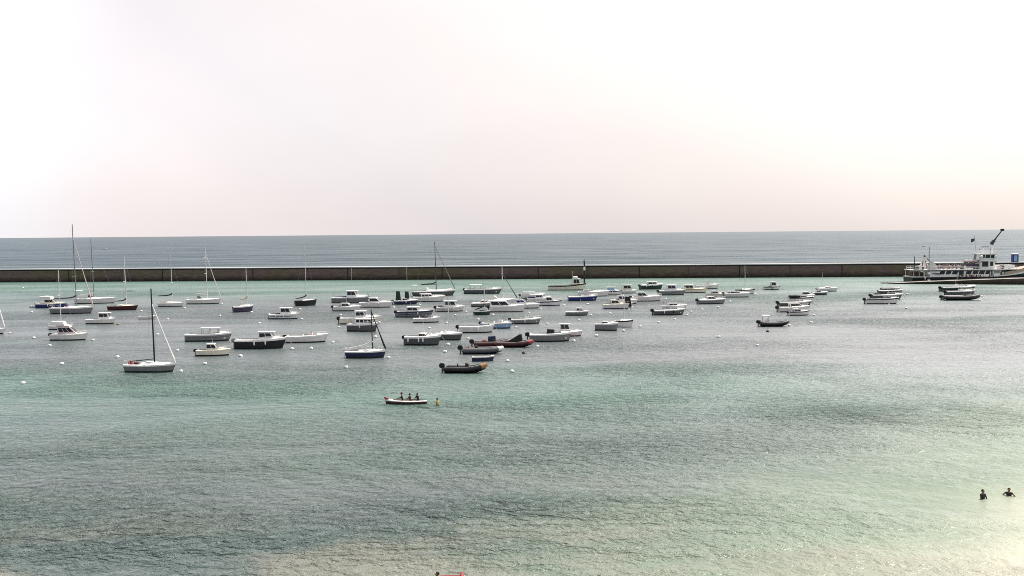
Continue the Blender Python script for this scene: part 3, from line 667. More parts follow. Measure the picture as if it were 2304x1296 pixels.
# --- middle pack
m_(748,834,681,"long grey-sided fishing launch with a tall white wheelhouse roof","launch with the tall wheelhouse roof",hull='tub',boot='dgrey',stripe='white',cab=(782,808,654),style='pilot',F=1.25,ext=(('mast',793,603),('arch',829,660,'dgrey')))
m_(751,813,700,"low white sport boat in front of the grey fishing launch","low sport boat by the launch",hull='offwhite',boot='black',stripe='white',cab=(770,796,682),style='sedan',ob=1)
m_(810,885,692,"white sedan cruiser with a black arched side window","sedan cruiser with black arched window",hull='offwhite',boot='dgrey',stripe='white',cab=(833,863,669),style='sedan',nside=1)
m_(766,858,729,"cream-sided wheelhouse boat behind the dark-hulled cabin boat","cream-sided wheelhouse boat",hull='cream',boot='black',stripe='white',cab=(800,827,700),style='pilot',ob=1,ext=(('ant',814,690),))
m_(783,852,746,"dark blue-grey hulled cabin boat with a row of white-framed windows","dark cabin boat with white-framed windows",hull='dgrey',boot='black',stripe='white',cab=(800,846,717),style='pilot',nside=4,yaw=-14,F=1.2)
s_(777,870,806,"dark navy sloop with black rolled jib and a white-topped boom","navy sloop with black jib",839,697,hull='navy',boot='black',deck='white',stripe='white',mastc='black',boom=(769,788),boomc='white',cover='offwhite',jib=.96,jibc='black',spread=(),F=.85,cabin=None)
m_(886,941,685,"navy-hulled boat with two upright dark canvas covers on deck","navy boat with twin canvas covers",hull='navy',boot='navy',stripe='white',deck='white',cab=(905,922,670),style='cuddy',ext=(('hump',890,903,654,'dgreen'),('hump',910,922,655,'dgreen'),('mast',917,592)))
s_(925,1026,666,"large black-masted cruising sloop with dark boom cover near the breakwater","black-masted cruising sloop",982,545,hull='dgrey',boot='dgreen',stripe='white',mastc='black',boom=(948,640),boomc='black',cover='black',jib=.92,jibc='tub',spread=(.52,),F=1.25,ext=(('dodger','offwhite'),('bimini',641,'offwhite'),('dinghyhump','white')))
m_(930,1002,679,"low white motor cruiser lying under the black-masted sloop","low cruiser under the black-masted sloop",hull='offwhite',boot='black',stripe='white',cab=(948,980,661),style='sedan',nside=3)
m_(982,1046,701,"white cabin cruiser with a raised roof and yellow and blue flash on its bow","cruiser with yellow and blue flash",hull='offwhite',boot='black',stripe='white',cab=(1000,1030,677),style='pilot',ob=1,ext=(('trim','yellow'),('hump',985,997,686,'dgrey')))
m_(893,976,714,"white wheelhouse boat with navy side band and a small upper roof","navy-banded wheelhouse boat",hull='tub',boot='navy',stripe='navy',cab=(916,946,691),style='pilot',cabc='white',ext=(('ant',925,680),('trim','navy')))
m_(930,991,726,"small white boat with dark purple cushions in front of the navy-banded one","small boat with purple cushions",hull='offwhite',boot='black',stripe='white',cab=(946,972,709),style='console',ext=(('hump',950,980,711,'purple'),))
m_(912,994,777,"black-sided launch with a cream windscreen cabin and white fenders","black launch with cream cabin",hull='dgrey',boot='black',stripe='white',cab=(944,970,749),style='cuddy',cabc='cream',ob=1,fend=(.12,.42,.54),F=1.2,yaw=-8)
s_(968,1042,765,"little green-grey sail boat with a thin bare mast and white cabin","little green-grey sail boat",1011,666,hull='dgrey',boot='dgreen',stripe='white',jib=0,spread=(),F=.95,cabin=(.45,.78),yaw=-16)
m_(1033,1113,749,"long low white open launch with one outboard, behind the green-grey sail boat","long low open launch",hull='offwhite',boot='black',stripe='white',style='open',ob=1,F=1.0,fend=(.55,))
m_(1084,1153,739,"blue-tinted white runabout with dark covered outboard","blue-tinted runabout",hull='sky',boot='navy',stripe='offwhite',cab=(1115,1140,716),style='console',ob=1,yaw=-10,obc='navy')
m_(1150,1218,729,"white centre-console boat with grey hull side, off the blue-tinted runabout's bow","centre-console boat off the runabout",hull='tub',boot='black',stripe='white',cab=(1177,1196,708),style='console',ob=1)
m_(1046,1131,661,"dark grey workboat with a pale upright deck shelter near the breakwater","dark grey workboat",hull='dgrey',boot='dgreen',stripe='white',cab=(1057,1082,641),style='ttop',ob=1,F=1.2,cabc='offwhite',ext=(('hump',1098,1108,650,'dgrey'),))
s_(1085,1166,686,"white sloop half hidden in the pack, dark rolled jib slanting to its bow","sloop with the slanting dark jib",1132,600,hull='offwhite',boot='black',jib=.80,jibc='dgrey',spread=(.78,),F=1.1,ext=(('dodger','pink'),))
m_(1060,1108,690,"pale grey low boat with black waterline left of the big window-band cruiser","low pale boat by the window-band cruiser",hull='tub',boot='black',stripe='white',cab=(1082,1102,675),style='cuddy')
s_(1066,1104,709,"small black-hulled sailing dinghy with a dark green cover and thin mast","small black sailing dinghy",1091,630,hull='dgreen',boot='black',stripe='white',deck='dgreen',jib=0,spread=(),cabin=None,boom=(1069,697),cover='dgreen',F=.8)
m_(1102,1184,702,"big white cruiser with a long black window band, low among the pack","big cruiser with black window band",hull='offwhite',boot='dgrey',stripe='white',cab=(1104,1156,676),style='sedan',nside=2,F=1.15,rise=.4)
m_(1172,1228,672,"white flybridge cruiser at the back of the pack","flybridge cruiser at the back",hull='offwhite',boot='dgrey',stripe='white',cab=(1180,1212,661),style='pilot',ext=(('fly',1176,1206,656),))
m_(1158,1216,694,"white speedboat with blue side windows and a long bare foredeck","speedboat with blue windows",hull='offwhite',boot='black',stripe='white',cab=(1162,1190,673),style='sedan',wmat='B')
m_(1207,1264,688,"white cruiser with a framed windscreen and navy stripe, right of the blue-windowed speedboat","navy-striped cruiser",hull='offwhite',boot='navy',stripe='navy',cab=(1228,1248,667),style='cuddy',rise=.4)
m_(1233,1320,653,"old cream fishing boat with black rail and a wheelhouse set forward","cream fishing boat",hull='cream',boot='black',stripe='black',cab=(1289,1308,627),style='pilot',cabc='cream',F=1.15,rise=.75,deck='tan',cuddy=False,cat='fishing boat',name='fishing_boat',rail=False,
   ext=(('mast',1289,610),('ant',1297,618),('fly',1290,1302,622)))
m_(1278,1346,677,"bright blue-hulled launch with white gunwale and deck","bright blue launch",hull='blue',boot='navy',stripe='white',cab=(1302,1322,660),style='console',ob=0)
m_(1300,1372,667,"white cruiser with a pink-framed windscreen behind the bright blue launch","cruiser behind the blue launch",hull='offwhite',boot='black',stripe='white',cab=(1312,1345,652),style='cuddy',cabc='offwhite')
m_(1345,1400,664,"white wheelhouse boat with pale blue windows at the back of the pack","wheelhouse boat with pale blue windows",hull='offwhite',boot='black',stripe='navy',cab=(1364,1386,646),style='pilot',wmat='S')
m_(1396,1433,660,"small cabin boat with warm lit-looking cream roof and stern post","small boat with cream roof",hull='offwhite',boot='black',stripe='white',cab=(1402,1424,641),style='pilot',cabc='cream',ext=(('mast',1398,636),))
m_(1440,1492,652,"dark green-black motor yacht with a white upper cabin, close to the breakwater","dark yacht with white upper cabin",hull='dgreen',boot='pink',stripe='white',cab=(1456,1480,634),style='pilot',F=1.35)
m_(1421,1490,678,"white sport cruiser with a dark raked windscreen and brown anchor bow","sport cruiser with dark raked screen",hull='offwhite',boot='black',stripe='white',cab=(1434,1462,657),style='sedan',rise=.35)
m_(1482,1544,664,"white wheelhouse boat with purple-tinted windows and a pale blue side","boat with purple-tinted windows",hull='tub',boot='black',stripe='white',cab=(1500,1524,641),style='pilot',wmat='P',F=1.2)
m_(1537,1592,659,"yellow-green cabin boat beside the purple-windowed one","yellow-green cabin boat",hull='cream',boot='black',stripe='yellow',cab=(1539,1562,641),style='pilot',cabc='cream')
m_(1564,1619,650,"white runabout with a curved pink windscreen near the breakwater","runabout with curved pink screen",hull='offwhite',boot='black',stripe='white',cab=(1584,1600,634),style='console',cabc='pink',rise=.35)
m_(1356,1424,695,"cream-decked boat with a tall black sail bundle at its bow","cream boat with black sail bundle",hull='offwhite',boot='navy',stripe='cream',deck='cream',cab=(1374,1398,674),style='cuddy',cabc='cream',ext=(('hump',1405,1421,667,'black'),('arch',1402,664,'white')))
m_(1273,1325,710,"small boat with white cuddy and twin thin poles, alone below the blue launch","small boat with twin poles",hull='tub',boot='black',stripe='white',cab=(1297,1318,692),style='cuddy',ext=(('ant',1307,672),('ant',1311,675)))
m_(1341,1391,744,"square-sterned small cabin boat with a white peaked cuddy","small boat with peaked cuddy",hull='tub',boot='black',stripe='white',cab=(1356,1376,722),style='cuddy',F=1.1,yaw=-12)
s_(1383,1424,736,"small white sail boat with layered deck stripes beside the peaked cuddy boat","small sail boat by the peaked cuddy",1405,690,hull='offwhite',boot='black',stripe='black',jib=0,spread=(),yaw=-22,F=1.05)
m_(1256,1311,757,"pinkish launch with an open-sided square wheelhouse frame","pinkish launch with square frame",hull='pink',boot='dgreen',stripe='white',cab=(1260,1286,728),style='pilot',cabc='offwhite',ext=(('hump',1284,1300,742,'dgrey'),),rise=.4)
m_(1191,1288,769,"white open fishing boat with a black outboard and dark covered gear amidships","white open fishing boat",hull='tub',boot='black',stripe='white',style='console',cab=(1240,1256,752),ob=1,ext=(('hump',1228,1252,740,'black'),),rise=.3,F=1.1)
# --- inflatables in front
rib(1064,1152,781,"dark red inflatable with a tall navy console cover","dark red inflatable with navy cover",tube='dred',nose='dred',hullc='black',ob=1,ext=(('upright',1098,1116,757,'navy'),('box',1090,'red')))
rib(1112,1202,782,"red inflatable with a black triangular canopy frame","red inflatable with triangular canopy",tube='dred',nose='red',hullc='black',ob=1,ext=(('wedge',1140,1176,752,'black'),('frame',1126,764,'black')))
rib(1038,1136,797,"grey inflatable with a red deck and black tilted outboard","grey inflatable with red deck",tube='dgrey',nose='offwhite',hullc='navy',ob=1,deckc='red',seatc='red',console=(1068,1078,775),cc='black',rise=.3)
m_(1062,1113,813,"small cream and navy dinghy between the grey and black inflatables","cream and navy dinghy",style='open',hull='navy',boot='black',stripe='cream',cat='dinghy',name='dinghy',grp='small dinghies',F=.55,rail=False)
rib(997,1099,840,"black inflatable with an orange bow, nearest to the canoe","black inflatable with orange bow",tube='black',nose='orange',hullc='black',ob=1,console=(1046,1058,814),cc='black',rise=.55,ext=(('pole',1057,805,'offwhite'),('frame',1052,812,'black')))
# --- right-hand rows
m_(1490,1546,697,"white boat half hidden behind the grey open sport boat","white boat behind the open sport boat",hull='offwhite',boot='black',stripe='white',cab=(1505,1530,682),style='sedan')
m_(1470,1542,709,"grey-black open sport boat with white seats and outboard","grey-black open sport boat",hull='dgrey',boot='black',stripe='white',style='console',cab=(1492,1506,692),ob=1,rise=.35)
m_(1588,1634,669,"white boat with tan trim behind the cruiser with the navy outboard","white boat with tan trim",hull='offwhite',boot='black',stripe='tan',cab=(1600,1620,654),style='cuddy')
m_(1570,1634,684,"white cruiser with navy covered outboard and a black waterline","cruiser with navy outboard",hull='tub',boot='black',stripe='white',cab=(1590,1614,666),style='cuddy',ob=1,obc='navy')
s_(1654,1698,662,"small white sloop with one thin pale mast against the breakwater","small sloop with thin pale mast",1677,598,hull='offwhite',boot='black',stripe='black',jib=0,spread=(),F=1.1)
m_(1630,1688,669,"low white cruiser with oval side window in front of the thin-masted sloop","low cruiser with oval window",hull='offwhite',boot='black',stripe='white',cab=(1642,1670,655),style='sedan',nside=1)
m_(1717,1756,652,"small square wheelhouse boat alone in open water near the breakwater","lone square wheelhouse boat",hull='offwhite',boot='black',stripe='black',cab=(1734,1748,634),style='pilot',cuddy=False,cabc='offwhite')
rib(1708,1775,735,"black inflatable with a white roof on posts","black inflatable with white roof",tube='black',nose='black',hullc='black',console=(1722,1732,718),cc='pink',ob=1,rise=.4,ext=(('roof',1714,1731,710,'white'),))
m_(1838,1886,656,"white cruiser at the far end of the diagonal row","far cruiser of the diagonal row",hull='offwhite',boot='black',stripe='white',cab=(1856,1872,644),style='cuddy',ext=(('mast',1850,612),))
m_(1826,1862,664,"grey boat second from the far end of the diagonal row","second boat of the diagonal row",hull='dgrey',boot='dgreen',stripe='white',cab=(1836,1850,652),style='cuddy')
m_(1798,1834,670,"white cruiser with oval dark window in the middle of the diagonal row","oval-window cruiser in the row",hull='offwhite',boot='black',stripe='white',cab=(1806,1828,656),style='sedan',nside=1)
m_(1774,1832,679,"white motor boat with dark flat canopy in the diagonal row","flat-canopy boat in the row",hull='offwhite',boot='black',stripe='black',cab=(1800,1820,664),style='sedan',nside=1,ext=(('canopy',1776,1798,663,668,'black'),))
m_(1752,1826,691,"dark grey boat with outboard and an upright pink pillar amidships","dark grey boat with pink pillar",hull='dgrey',boot='black',stripe='white',cab=(1796,1808,670),style='console',cabc='pink',ob=1)
m_(1750,1822,702,"white cabin boat with yellowish cockpit and black outboard, nearly first of the row","cabin boat with yellowish cockpit",hull='offwhite',boot='black',stripe='white',cab=(1776,1810,682),style='sedan',ob=1,floor='cream',deck='cream',nside=1)
m_(1774,1823,710,"white double-ended boat with purple waterline, nearest of the diagonal row","purple-waterline boat",hull='offwhite',boot='purple',stripe='purple',cab=(1784,1806,694),style='cuddy',rise=.45)
m_(1976,2031,662,"white boat farthest back in the row of three by the slipway","farthest of the slipway three",hull='dgrey',boot='black',stripe='white',style='open',cab=None,F=.95,rail=True,ext=(('ant',1997,640),))
m_(1960,2031,674,"dark boat with covered gear, middle one of three by the slipway","middle of the slipway three",hull='dgrey',boot='black',stripe='white',cab=(1994,2010,660),style='console',ob=1,ext=(('hump',1966,1984,659,'black'),))
m_(1948,2022,684,"white open boat with black side band, nearest of three by the slipway","nearest of the slipway three",hull='offwhite',boot='black',stripe='black',cab=(1985,1998,668),style='console',ob=1)
m_(2116,2196,656,"dark open boat with white console moored just in front of the ferry","dark boat in front of the ferry",hull='dgreen',boot='black',stripe='white',cab=(2146,2160,637),style='console',ob=1)
m_(2128,2194,665,"dark boat squeezed between two others before the ferry, pale windscreen amidships","dark boat squeezed in the middle",hull='dgrey',boot='black',stripe='white',cab=(2158,2176,650),style='cuddy',ob=1)
m_(1982,2026,655,"narrow dark launch with a short black pole at the slipway's tip","dark launch at the slipway tip",hull='dgrey',boot='black',stripe='offwhite',style='open',F=.8,ext=(('mast',1996,640),),rail=False)
m_(1383,1436,684,"white cruiser with a purple side window behind the boat with the black sail bundle","cruiser behind the black sail bundle",hull='offwhite',boot='black',stripe='white',cab=(1392,1414,664),style='sedan',wmat='P')
m_(1186,1240,680,"white open-backed cruiser tucked between the flybridge and navy-striped cruisers","open-backed cruiser",hull='offwhite',boot='navy',stripe='white',cab=(1204,1224,663),style='pilot',ext=(('canopy',1188,1203,666,672,'navy'),))
rib(2120,2204,676,"black inflatable with a pink seat and big outboard, in front of the ferry","black inflatable before the ferry",tube='black',nose='black',hullc='black',console=(2166,2176,660),cc='dgrey',seatc='pink',ob=1,rise=.4,ext=(('frame',2188,652,'offwhite'),))

# ================================================================== people
PM={}
def body(pose):
    """one continuous skinned figure, feet at z=0, facing -Y; returns an evaluated mesh"""
    if pose in PM: return PM[pose]
    V=[];E=[];Rd=[]
    def v(p,r,par=None):
        V.append(p); Rd.append(r if isinstance(r,tuple) else (r,r))
        if par is not None: E.append((par,len(V)-1))
        return len(V)-1
    kneel=pose=='kneel'; dz=-.50 if kneel else 0.
    lean=.10 if kneel else 0.
    pel=v((0,0,.93+dz),(.15,.11)); sp=v((0,-lean*.4,1.12+dz),(.135,.10),pel); ch=v((0,-lean,1.33+dz),(.165,.115),sp)
    nk=v((0,-lean-.01,1.48+dz),.055,ch); hb=v((0,-lean-.03,1.56+dz),.075,nk); hm=v((0,-lean-.03,1.635+dz),(.088,.10),hb); ht=v((0,-lean-.02,1.71+dz),(.07,.08),hm)
    v((0,-lean-.14,1.625+dz),.016,hm)                                     # nose
    for s in (-1,1): v((s*.092,-lean-.015,1.625+dz),.018,hm)                # ears
    for s in (-1,1):
        sh=v((s*.185,-lean,1.42+dz),.068,ch)
        if pose=='stand': el,wr,pa=((s*.25,.03,1.14),(s*.26,-.07,.91),(s*.255,-.09,.83))
        elif pose=='kneel': el,wr,pa=((s*.27,-.16,.70),(s*.16,-.40,.66),(s*.13,-.47,.64))
        elif pose=='wadein': el,wr,pa=((s*.25,-.08,1.16),(s*.12,-.24,1.08),(s*.05,-.28,1.07))
        else: el,wr,pa=((s*.36,-.04,1.24),(s*(.50 if s>0 else .30),-.16,1.12 if s>0 else 1.05),(s*(.57 if s>0 else .27),-.2,1.10 if s>0 else 1.0))
        e=v(el,.045,sh); w_=v(wr,.029,e); p_=v(pa,(.038,.022),w_)
        d=(Vector(pa)-Vector(wr)).normalized(); side=d.cross(Vector((0,0,1))); side=side.normalized() if side.length>.1 else Vector((0,1,0))
        if abs(d.z)>.8: side=Vector((0,1,0))
        for k,(o,l) in enumerate(((-.03,.075),(-.01,.088),(.01,.085),(.03,.068))):
            a=Vector(pa)+side*o+d*.035; k1=v(tuple(a),.009,p_); k2=v(tuple(a+d*l*.55),.008,k1); v(tuple(a+d*l*.95+Vector((0,-.012,0))),.007,k2)
        t1=v(tuple(Vector(pa)+side*-.04+d*.0),.010,p_); v(tuple(Vector(pa)+side*-.065+d*.045),.008,t1)
        hp=v((s*.09,0,.88+dz),.098,pel)
        if kneel:
            kn=v((s*.15,-.42,.30),.068,hp); an=v((s*.13,.0,.09),.045,kn); v((s*.13,.18,.05),.035,an)
        else:
            kn=v((s*.10,-.02,.49),.062,hp); an=v((s*.10,.03,.09),.042,kn); v((s*.11,-.14,.035),.036,an)
    me=bpy.data.meshes.new('figure'); me.from_pydata(V,E,[])
    o=bpy.data.objects.new('figure',me); COL.objects.link(o)
    sk=o.modifiers.new('s','SKIN'); su=o.modifiers.new('u','SUBSURF'); su.levels=1; su.render_levels=1
    for i,r in enumerate(Rd): me.skin_vertices[0].data[i].radius=r
    me.skin_vertices[0].data[pel].use_root=True
    dg=bpy.context.evaluated_depsgraph_get(); out=bpy.data.meshes.new_from_object(o.evaluated_get(dg))
    bpy.data.objects.remove(o); bpy.data.meshes.remove(me)
    out.shade_smooth(); PM[pose]=(out,dz,lean); return PM[pose]
PAL['wet']=(.012,.012,.014); PAL['skin']=(.42,.26,.19); PAL['tanskin']=(.22,.12,.08); PAL['hair']=(.02,.014,.01); PAL['fair']=(.22,.15,.08)
def person(loc,rz,label,top,legs,pose='stand',skin='skin',hair='hair',group=None,sc=1.,sleeves=True,vest=None):
    base,dz,lean=body(pose); me=base.copy(); me.name='person'; me.materials.clear()
    for c in (skin,top,legs,'dgrey'): me.materials.append(M(c,.75))
    idx=[]
    for p in me.polygons:
        z=p.center.z-dz; x=abs(p.center.x)
        if z>1.455: k=0
        elif z>.93 and not(x>.215 and (z<1.2 or not sleeves)): k=1
        elif x>.20 and z<1.2 and pose=='stand': k=0
        elif pose=='kneel' and p.center.y<-.30 and p.center.z>.52: k=0
        elif pose in('wade','wadein') and x>.24: k=0
        elif p.center.z<.08 and pose=='stand': k=3
        else: k=2
        idx.append(k)
    me.polygons.foreach_set('material_index',idx)
    o=bpy.data.objects.new('person',me); COL.objects.link(o); o.location=loc; o.rotation_euler=(0,0,rz); o.scale=(sc,)*3
    tag(o,label,'person',group)
    m=MB(); c=(0,-lean-.01,1.655+dz); m.sph(c,.108,M(hair,.8),10,7,(.95,1.05,1.0))
    vs=m.v; m2=MB(); m2.v=[(x,y+.022 if y<c[1] else y+.012,max(z,c[2]-.05) if y<c[1]-.02 else z) for x,y,z in vs]; m2.f=m.f; m2.m=m.m; m2.mats=m.mats; m2.build('hair',o)
    if vest:
        m=MB(); rings=[]
        for z,a,b_ in ((1.02,.185,.15),(1.12,.20,.165),(1.30,.225,.175),(1.40,.20,.16),(1.45,.12,.10)):
            f=(z-1.02)/.43; rings.append([(a*math.cos(q),b_*math.sin(q)-lean*f,z+dz) for q in [2*math.pi*k/12 for k in range(12)]])
        m.loft(rings,M(vest,.8)); m.build('life_vest',o)
    return o

# two bathers standing in the shallows
p=at(2211,1122); person((p.x,p.y,-1.12),R(20),"bather in dark swimwear standing chest-deep, arms bent, left of two in the shallows",'black','black','wadein','tanskin',sleeves=False)
p=at(2270,1115); person((p.x,p.y,-1.22),R(-35),"bather holding one arm out sideways, right of two in the shallows",'black','black','wade','tanskin',sleeves=False)

# canoe with three paddlers
def canoe():
    loc,s,L,B=place(866,961,910,180,.17); o=root('canoe',"long white canoe with raised red bow carrying three paddlers",'canoe',loc,R(180))
    h=Hull(L,B*1.05,.30,.50,.45,2.2,.04)
    hull_mesh(h,M('dgrey'),M('dred'),M('white'),o)
    deck_mesh(h,M('cream',.5),M('wood',.7),o,.06,.80,.10,.03)
    m=MB(); m.frus([(h.x(.90),-.14,h.z(.9)+.02),(h.x(1.),-.03,h.z(1)+.02),(h.x(1.),.03,h.z(1)+.02),(h.x(.9),.14,h.z(.9)+.02)],[(h.x(.92),-.1,h.z(.9)+.20),(h.x(1.)+.12,-.02,h.z(1)+.34),(h.x(1.)+.12,.02,h.z(1)+.34),(h.x(.92),.1,h.z(.9)+.20)],M('red',.5)); m.build('bow_tip',o,bevel=.02)
    for t in (.30,.45,.60): 
        m=MB(); m.box((h.x(t),0,.26),(.22,2*h.b(t)*.9,.04),M('wood')); m.build('thwart',o)
    return o,loc,s
co,cl,cs=canoe()
def on_canoe(px): q=atY(px,905,cl.y); return q.x
for px,top,lab,rz,ls in ((906,'black',"kneeling paddler with the tallest pose, nearest the canoe's red bow",95,1.06),(924,'dred',"kneeling paddler in dark red top, in the middle of the canoe",72,.96),(941,'black',"kneeling paddler leaning back near the canoe's stern",128,1.0)):
    q=on_canoe(px); person((q,cl.y,-.10),R(rz-180),lab,top,'black','kneel','tanskin',group='paddlers in the canoe',sc=ls)
p=at(984,912); person((p.x,p.y,-.95),R(70),"person in a yellow vest in the water behind the canoe's stern",'yellow','black','wadein','tanskin',vest='yellow')

# red float and bather at the very bottom edge
p=at(1016,1306)
o=root('inflatable_float',"bright red inflatable float half out of view at the bottom edge",'pool float',(p.x,p.y+.1,0),R(5))
m=MB(); 
for k in range(5): m.tube([(-.62,-.3+.15*k,.05),(-.55,-.3+.15*k,.07),(.62,-.3+.15*k,.07),(.68,-.3+.15*k,.05)],.078,M('red',.4),8)
m.build('mattress',o); m=MB(); m.tube([(.55,-.36,.18),(.55,.36,.18)],.10,M('red',.4),8); m.build('pillow',o)
p=at(984,1302); person((p.x,p.y+.15,-1.44),R(-60),"bather with dark wet hair up to the neck beside the red float",'black','black','wadein','tanskin')

# ================================================================== ferry, slipway, post
FP=at(2178,634.5); FS=ppm(FP); FX=lambda px:(px-2178)/FS; FZ=lambda py:(634.5-py)/FS
fe=root('ferry',"white and black passenger ferry with crowded upper deck beside the slipway",'ferry',(FP.x,FP.y+3.6,0))
wht=M('white',.4); L=46.; x0=FX(2052); B=8.
# hull: lofted sections, stern square, bow flared
secs=[]
for i in range(17):
    u=i/16; x=x0+L*u; q=max(0,(u-.62)/.38); hb=B/2*(1-q**2.2)+.05; hw=hb*(.92-.25*q); top=1.75+.15*u+2.2*q**1.5
    secs.append((x,hb,hw,top,q))
m=MB(); rings=[[(x-2.2*q,-hw*.8,-.8),(x-1.2*q,-hw,.05),(x+.4*q,-hb,top),(x+.4*q,hb,top),(x-1.2*q,hw,.05),(x-2.2*q,hw*.8,-.8)] for x,hb,hw,top,q in secs]
m.loft(rings,M('black',.4)); m.build('hull',fe)
m=MB(); rings=[[(x+.4*q,-hb-.03,top),(x+.45*q,-hb-.02,top+.22+.9*q),(x+.45*q,hb+.02,top+.22+.9*q),(x+.4*q,hb+.03,top)] for x,hb,hw,top,q in secs]
m.loft(rings,M('offwhite',.5)); m.build('bulwark',fe)
m=MB(); rings=[]
for x,hb,hw,top,q in secs[11:]: rings.append([(x+.46*q,-hb-.05,top+.2+.8*q),(x+.60*q,-hb-.12,top+1.1+1.3*q),(x+.60*q,hb+.12,top+1.1+1.3*q),(x+.46*q,hb+.05,top+.2+.8*q)])
m.loft(rings,M('tan',.5)); m.build('bow_flare',fe)
# saloon with raked windows
sx0,sx1=FX(2092),FX(2262); zs,ze=1.95,FZ(607.5)
m=MB(); m.box(((sx0+sx1)/2,0,(zs+ze)/2),(sx1-sx0,B*.90,ze-zs),wht); sal=m.build('saloon',fe,bevel=.08)
yf=-B*.45
def rwin(a,b_,zb,zt,par,name='window',mat=None,sk=.45,y=None):
    y=yf if y is None else y
    m=MB(); q=[(FX(a),y,zb),(FX(b_),y,zb),(FX(b_)+sk,y,zt),(FX(a)+sk,y,zt)]
    m.frus([Vector(v)+Vector((0,.05,0)) for v in q],[Vector(v)-Vector((0,.02,0)) for v in q],mat or glass()); return m.build(name,par,smooth=False)
for a,b_ in ((2113,2124),(2127,2138),(2141,2154),(2172,2184),(2187,2199),(2201.5,2213.5),(2216,2226)): rwin(a,b_,FZ(617),FZ(609.3),sal)
rwin(2157,2168,2.05,FZ(609),sal,'door',M('dgreen',.5),0.)
rwin(2229,2233,2.05,FZ(609),sal,'door',M('dgrey',.5),0.)
for a,b_,c_ in ((2094,2112,'navy'),):     # blue flash along the after end of the saloon
    for k in range(2): rwin(a+4*k,b_,FZ(615.2+3*k),FZ(613.9+3*k),sal,'stripe',M(c_),.8,yf-.01)
m=MB(); m.box(((FX(2053)+FX(2288))/2,0,ze+.12),(FX(2288)-FX(2053),B*.98,.24),wht); m.build('upper_deck',fe,bevel=.04)
# open after deck with stanchions
m=MB()
for px in (2056,2068,2080,2090):
    for sg in (-1,1): m.tube([(FX(px),sg*B*.44,1.9),(FX(px),sg*B*.44,ze)],.07,wht,6)
m.build('deck_posts',fe)
m=MB(); m.box((FX(2072),.8,2.6),(4.0,3.2,1.5),M('brown',.7)); m.build('after_cabin',fe,bevel=.05)
# upper works
zd=ze+.24
m=MB(); m.add([],[],wht)
prof=[(FX(2086),zd),(FX(2110),zd),(FX(2107),FZ(596)),(FX(2097),FZ(586)),(FX(2092),FZ(586))]
for sg in (-1,1):
    y0=sg*B*.42; m.add([(x,y0-.05,z) for x,z in prof]+[(x,y0+.05,z) for x,z in prof],[(0,1,2,3,4),(9,8,7,6,5)]+[(i,(i+1)%5,(i+1)%5+5,i+5) for i in range(5)],M('offwhite',.5))
m.build('fashion_plate',fe)
m=MB()
for (a,az_,b_,bz) in ((2080,604,2086,574),(2092,604,2087,574),(2086,574,2100,590)): m.tube([(FX(a),-1,FZ(az_)),(FX(b_),-1,FZ(bz))],.16,M('dgrey',.5),6)
m.box((FX(2087),-1,FZ(582)),(1.2,.8,1.3),M('offwhite')); m.build('stern_derrick',fe)
m=MB(); m.tube([(FX(2060),-2.5,zd),(FX(2060),-2.5,FZ(576))],.16,M('black'),7,.10); m.build('stern_mast',fe)
m=MB()
for sg in (-1,1):
    for hz in (.55,1.05): m.tube([(FX(2058),sg*B*.47,zd+hz),(FX(2286),sg*B*.47,zd+hz)],.05,wht,5)
    for k in range(26): xx=FX(2058)+(FX(2286)-FX(2058))*k/25; m.tube([(xx,sg*B*.47,zd),(xx,sg*B*.47,zd+1.05)],.045,wht,5)
m.build('guard_rail',fe)
for k in range(4):
    xx=FX(2106+16*k)
    m=MB(); m.box((xx,.4,zd+.45),(.5,5.6,.08),M('red',.6)); m.box((xx-.25,.4,zd+.75),(.07,5.6,.6),M('red',.6)); m.build('deck_bench',fe)
# canopy / raft stack
m=MB(); m.box((FX(2192),.3,FZ(598)),(4.6,4.6,.9),M('purple',.7)); m.build('engine_casing',fe,bevel=.08)
for k in range(3):
    m=MB(); c_=(FX(2180+11*k),-1.2,FZ(588)); m.tube([(c_[0]-.75,c_[1],c_[2]),(c_[0]-.6,c_[1],c_[2]),(c_[0]+.6,c_[1],c_[2]),(c_[0]+.75,c_[1],c_[2])],lambda u:.50 if .2<u<.8 else .36,M('pink',.6),10); m.build('life_raft',fe)
m=MB(); m.box((FX(2188),-1.0,FZ(591.5)),(5.2,1.6,.12),M('dgrey')); m.box((FX(2177),-1.0,FZ(598)),(.12,1.4,2.2),M('dgrey')); m.box((FX(2199),-1.0,FZ(598)),(.12,1.4,2.2),M('dgrey')); m.build('raft_rack',fe)
# wheelhouse
wx0,wx1=FX(2206),FX(2243)
m=MB(); m.box(((wx0+wx1)/2,0,(zd+FZ(586))/2),(wx1-wx0-.6,5.4,FZ(586)-zd),wht); lo=m.build('deckhouse',fe,bevel=.06)
rwin(2212,2226,FZ(601),FZ(588.5),lo,'door',M('black',.4),0,-2.7); rwin(2230,2237,FZ(599),FZ(589),lo,'window',None,0,-2.7)
zb_=FZ(586)
cw=cabin_box(wx0-.4,wx1+.2,zb_,FZ(571.5)-zb_,5.0,5.4,-.5,.2,wht,fe,'wheelhouse',3,(.35,.85),3)
m=MB(); m.box(((wx0+wx1)/2,0,FZ(571.5)+.1),(wx1-wx0+1.4,6.0,.18),wht); m.build('wheelhouse_roof',fe,bevel=.05)
m=MB(); m.tube([(FX(2222),0,FZ(571)),(FX(2222),0,FZ(554))],.17,wht,7,.10); m.box((FX(2226),0,FZ(556.2)),(2.6,.3,.25),M('dgrey')); m.box((FX(2226),0,FZ(564.5)),(4.2,.22,.14),wht)
for px in (2214,2238): m.tube([(FX(px),0,FZ(564.5)),(FX(px),0,FZ(561.5))],.10,M('dgrey'),6)
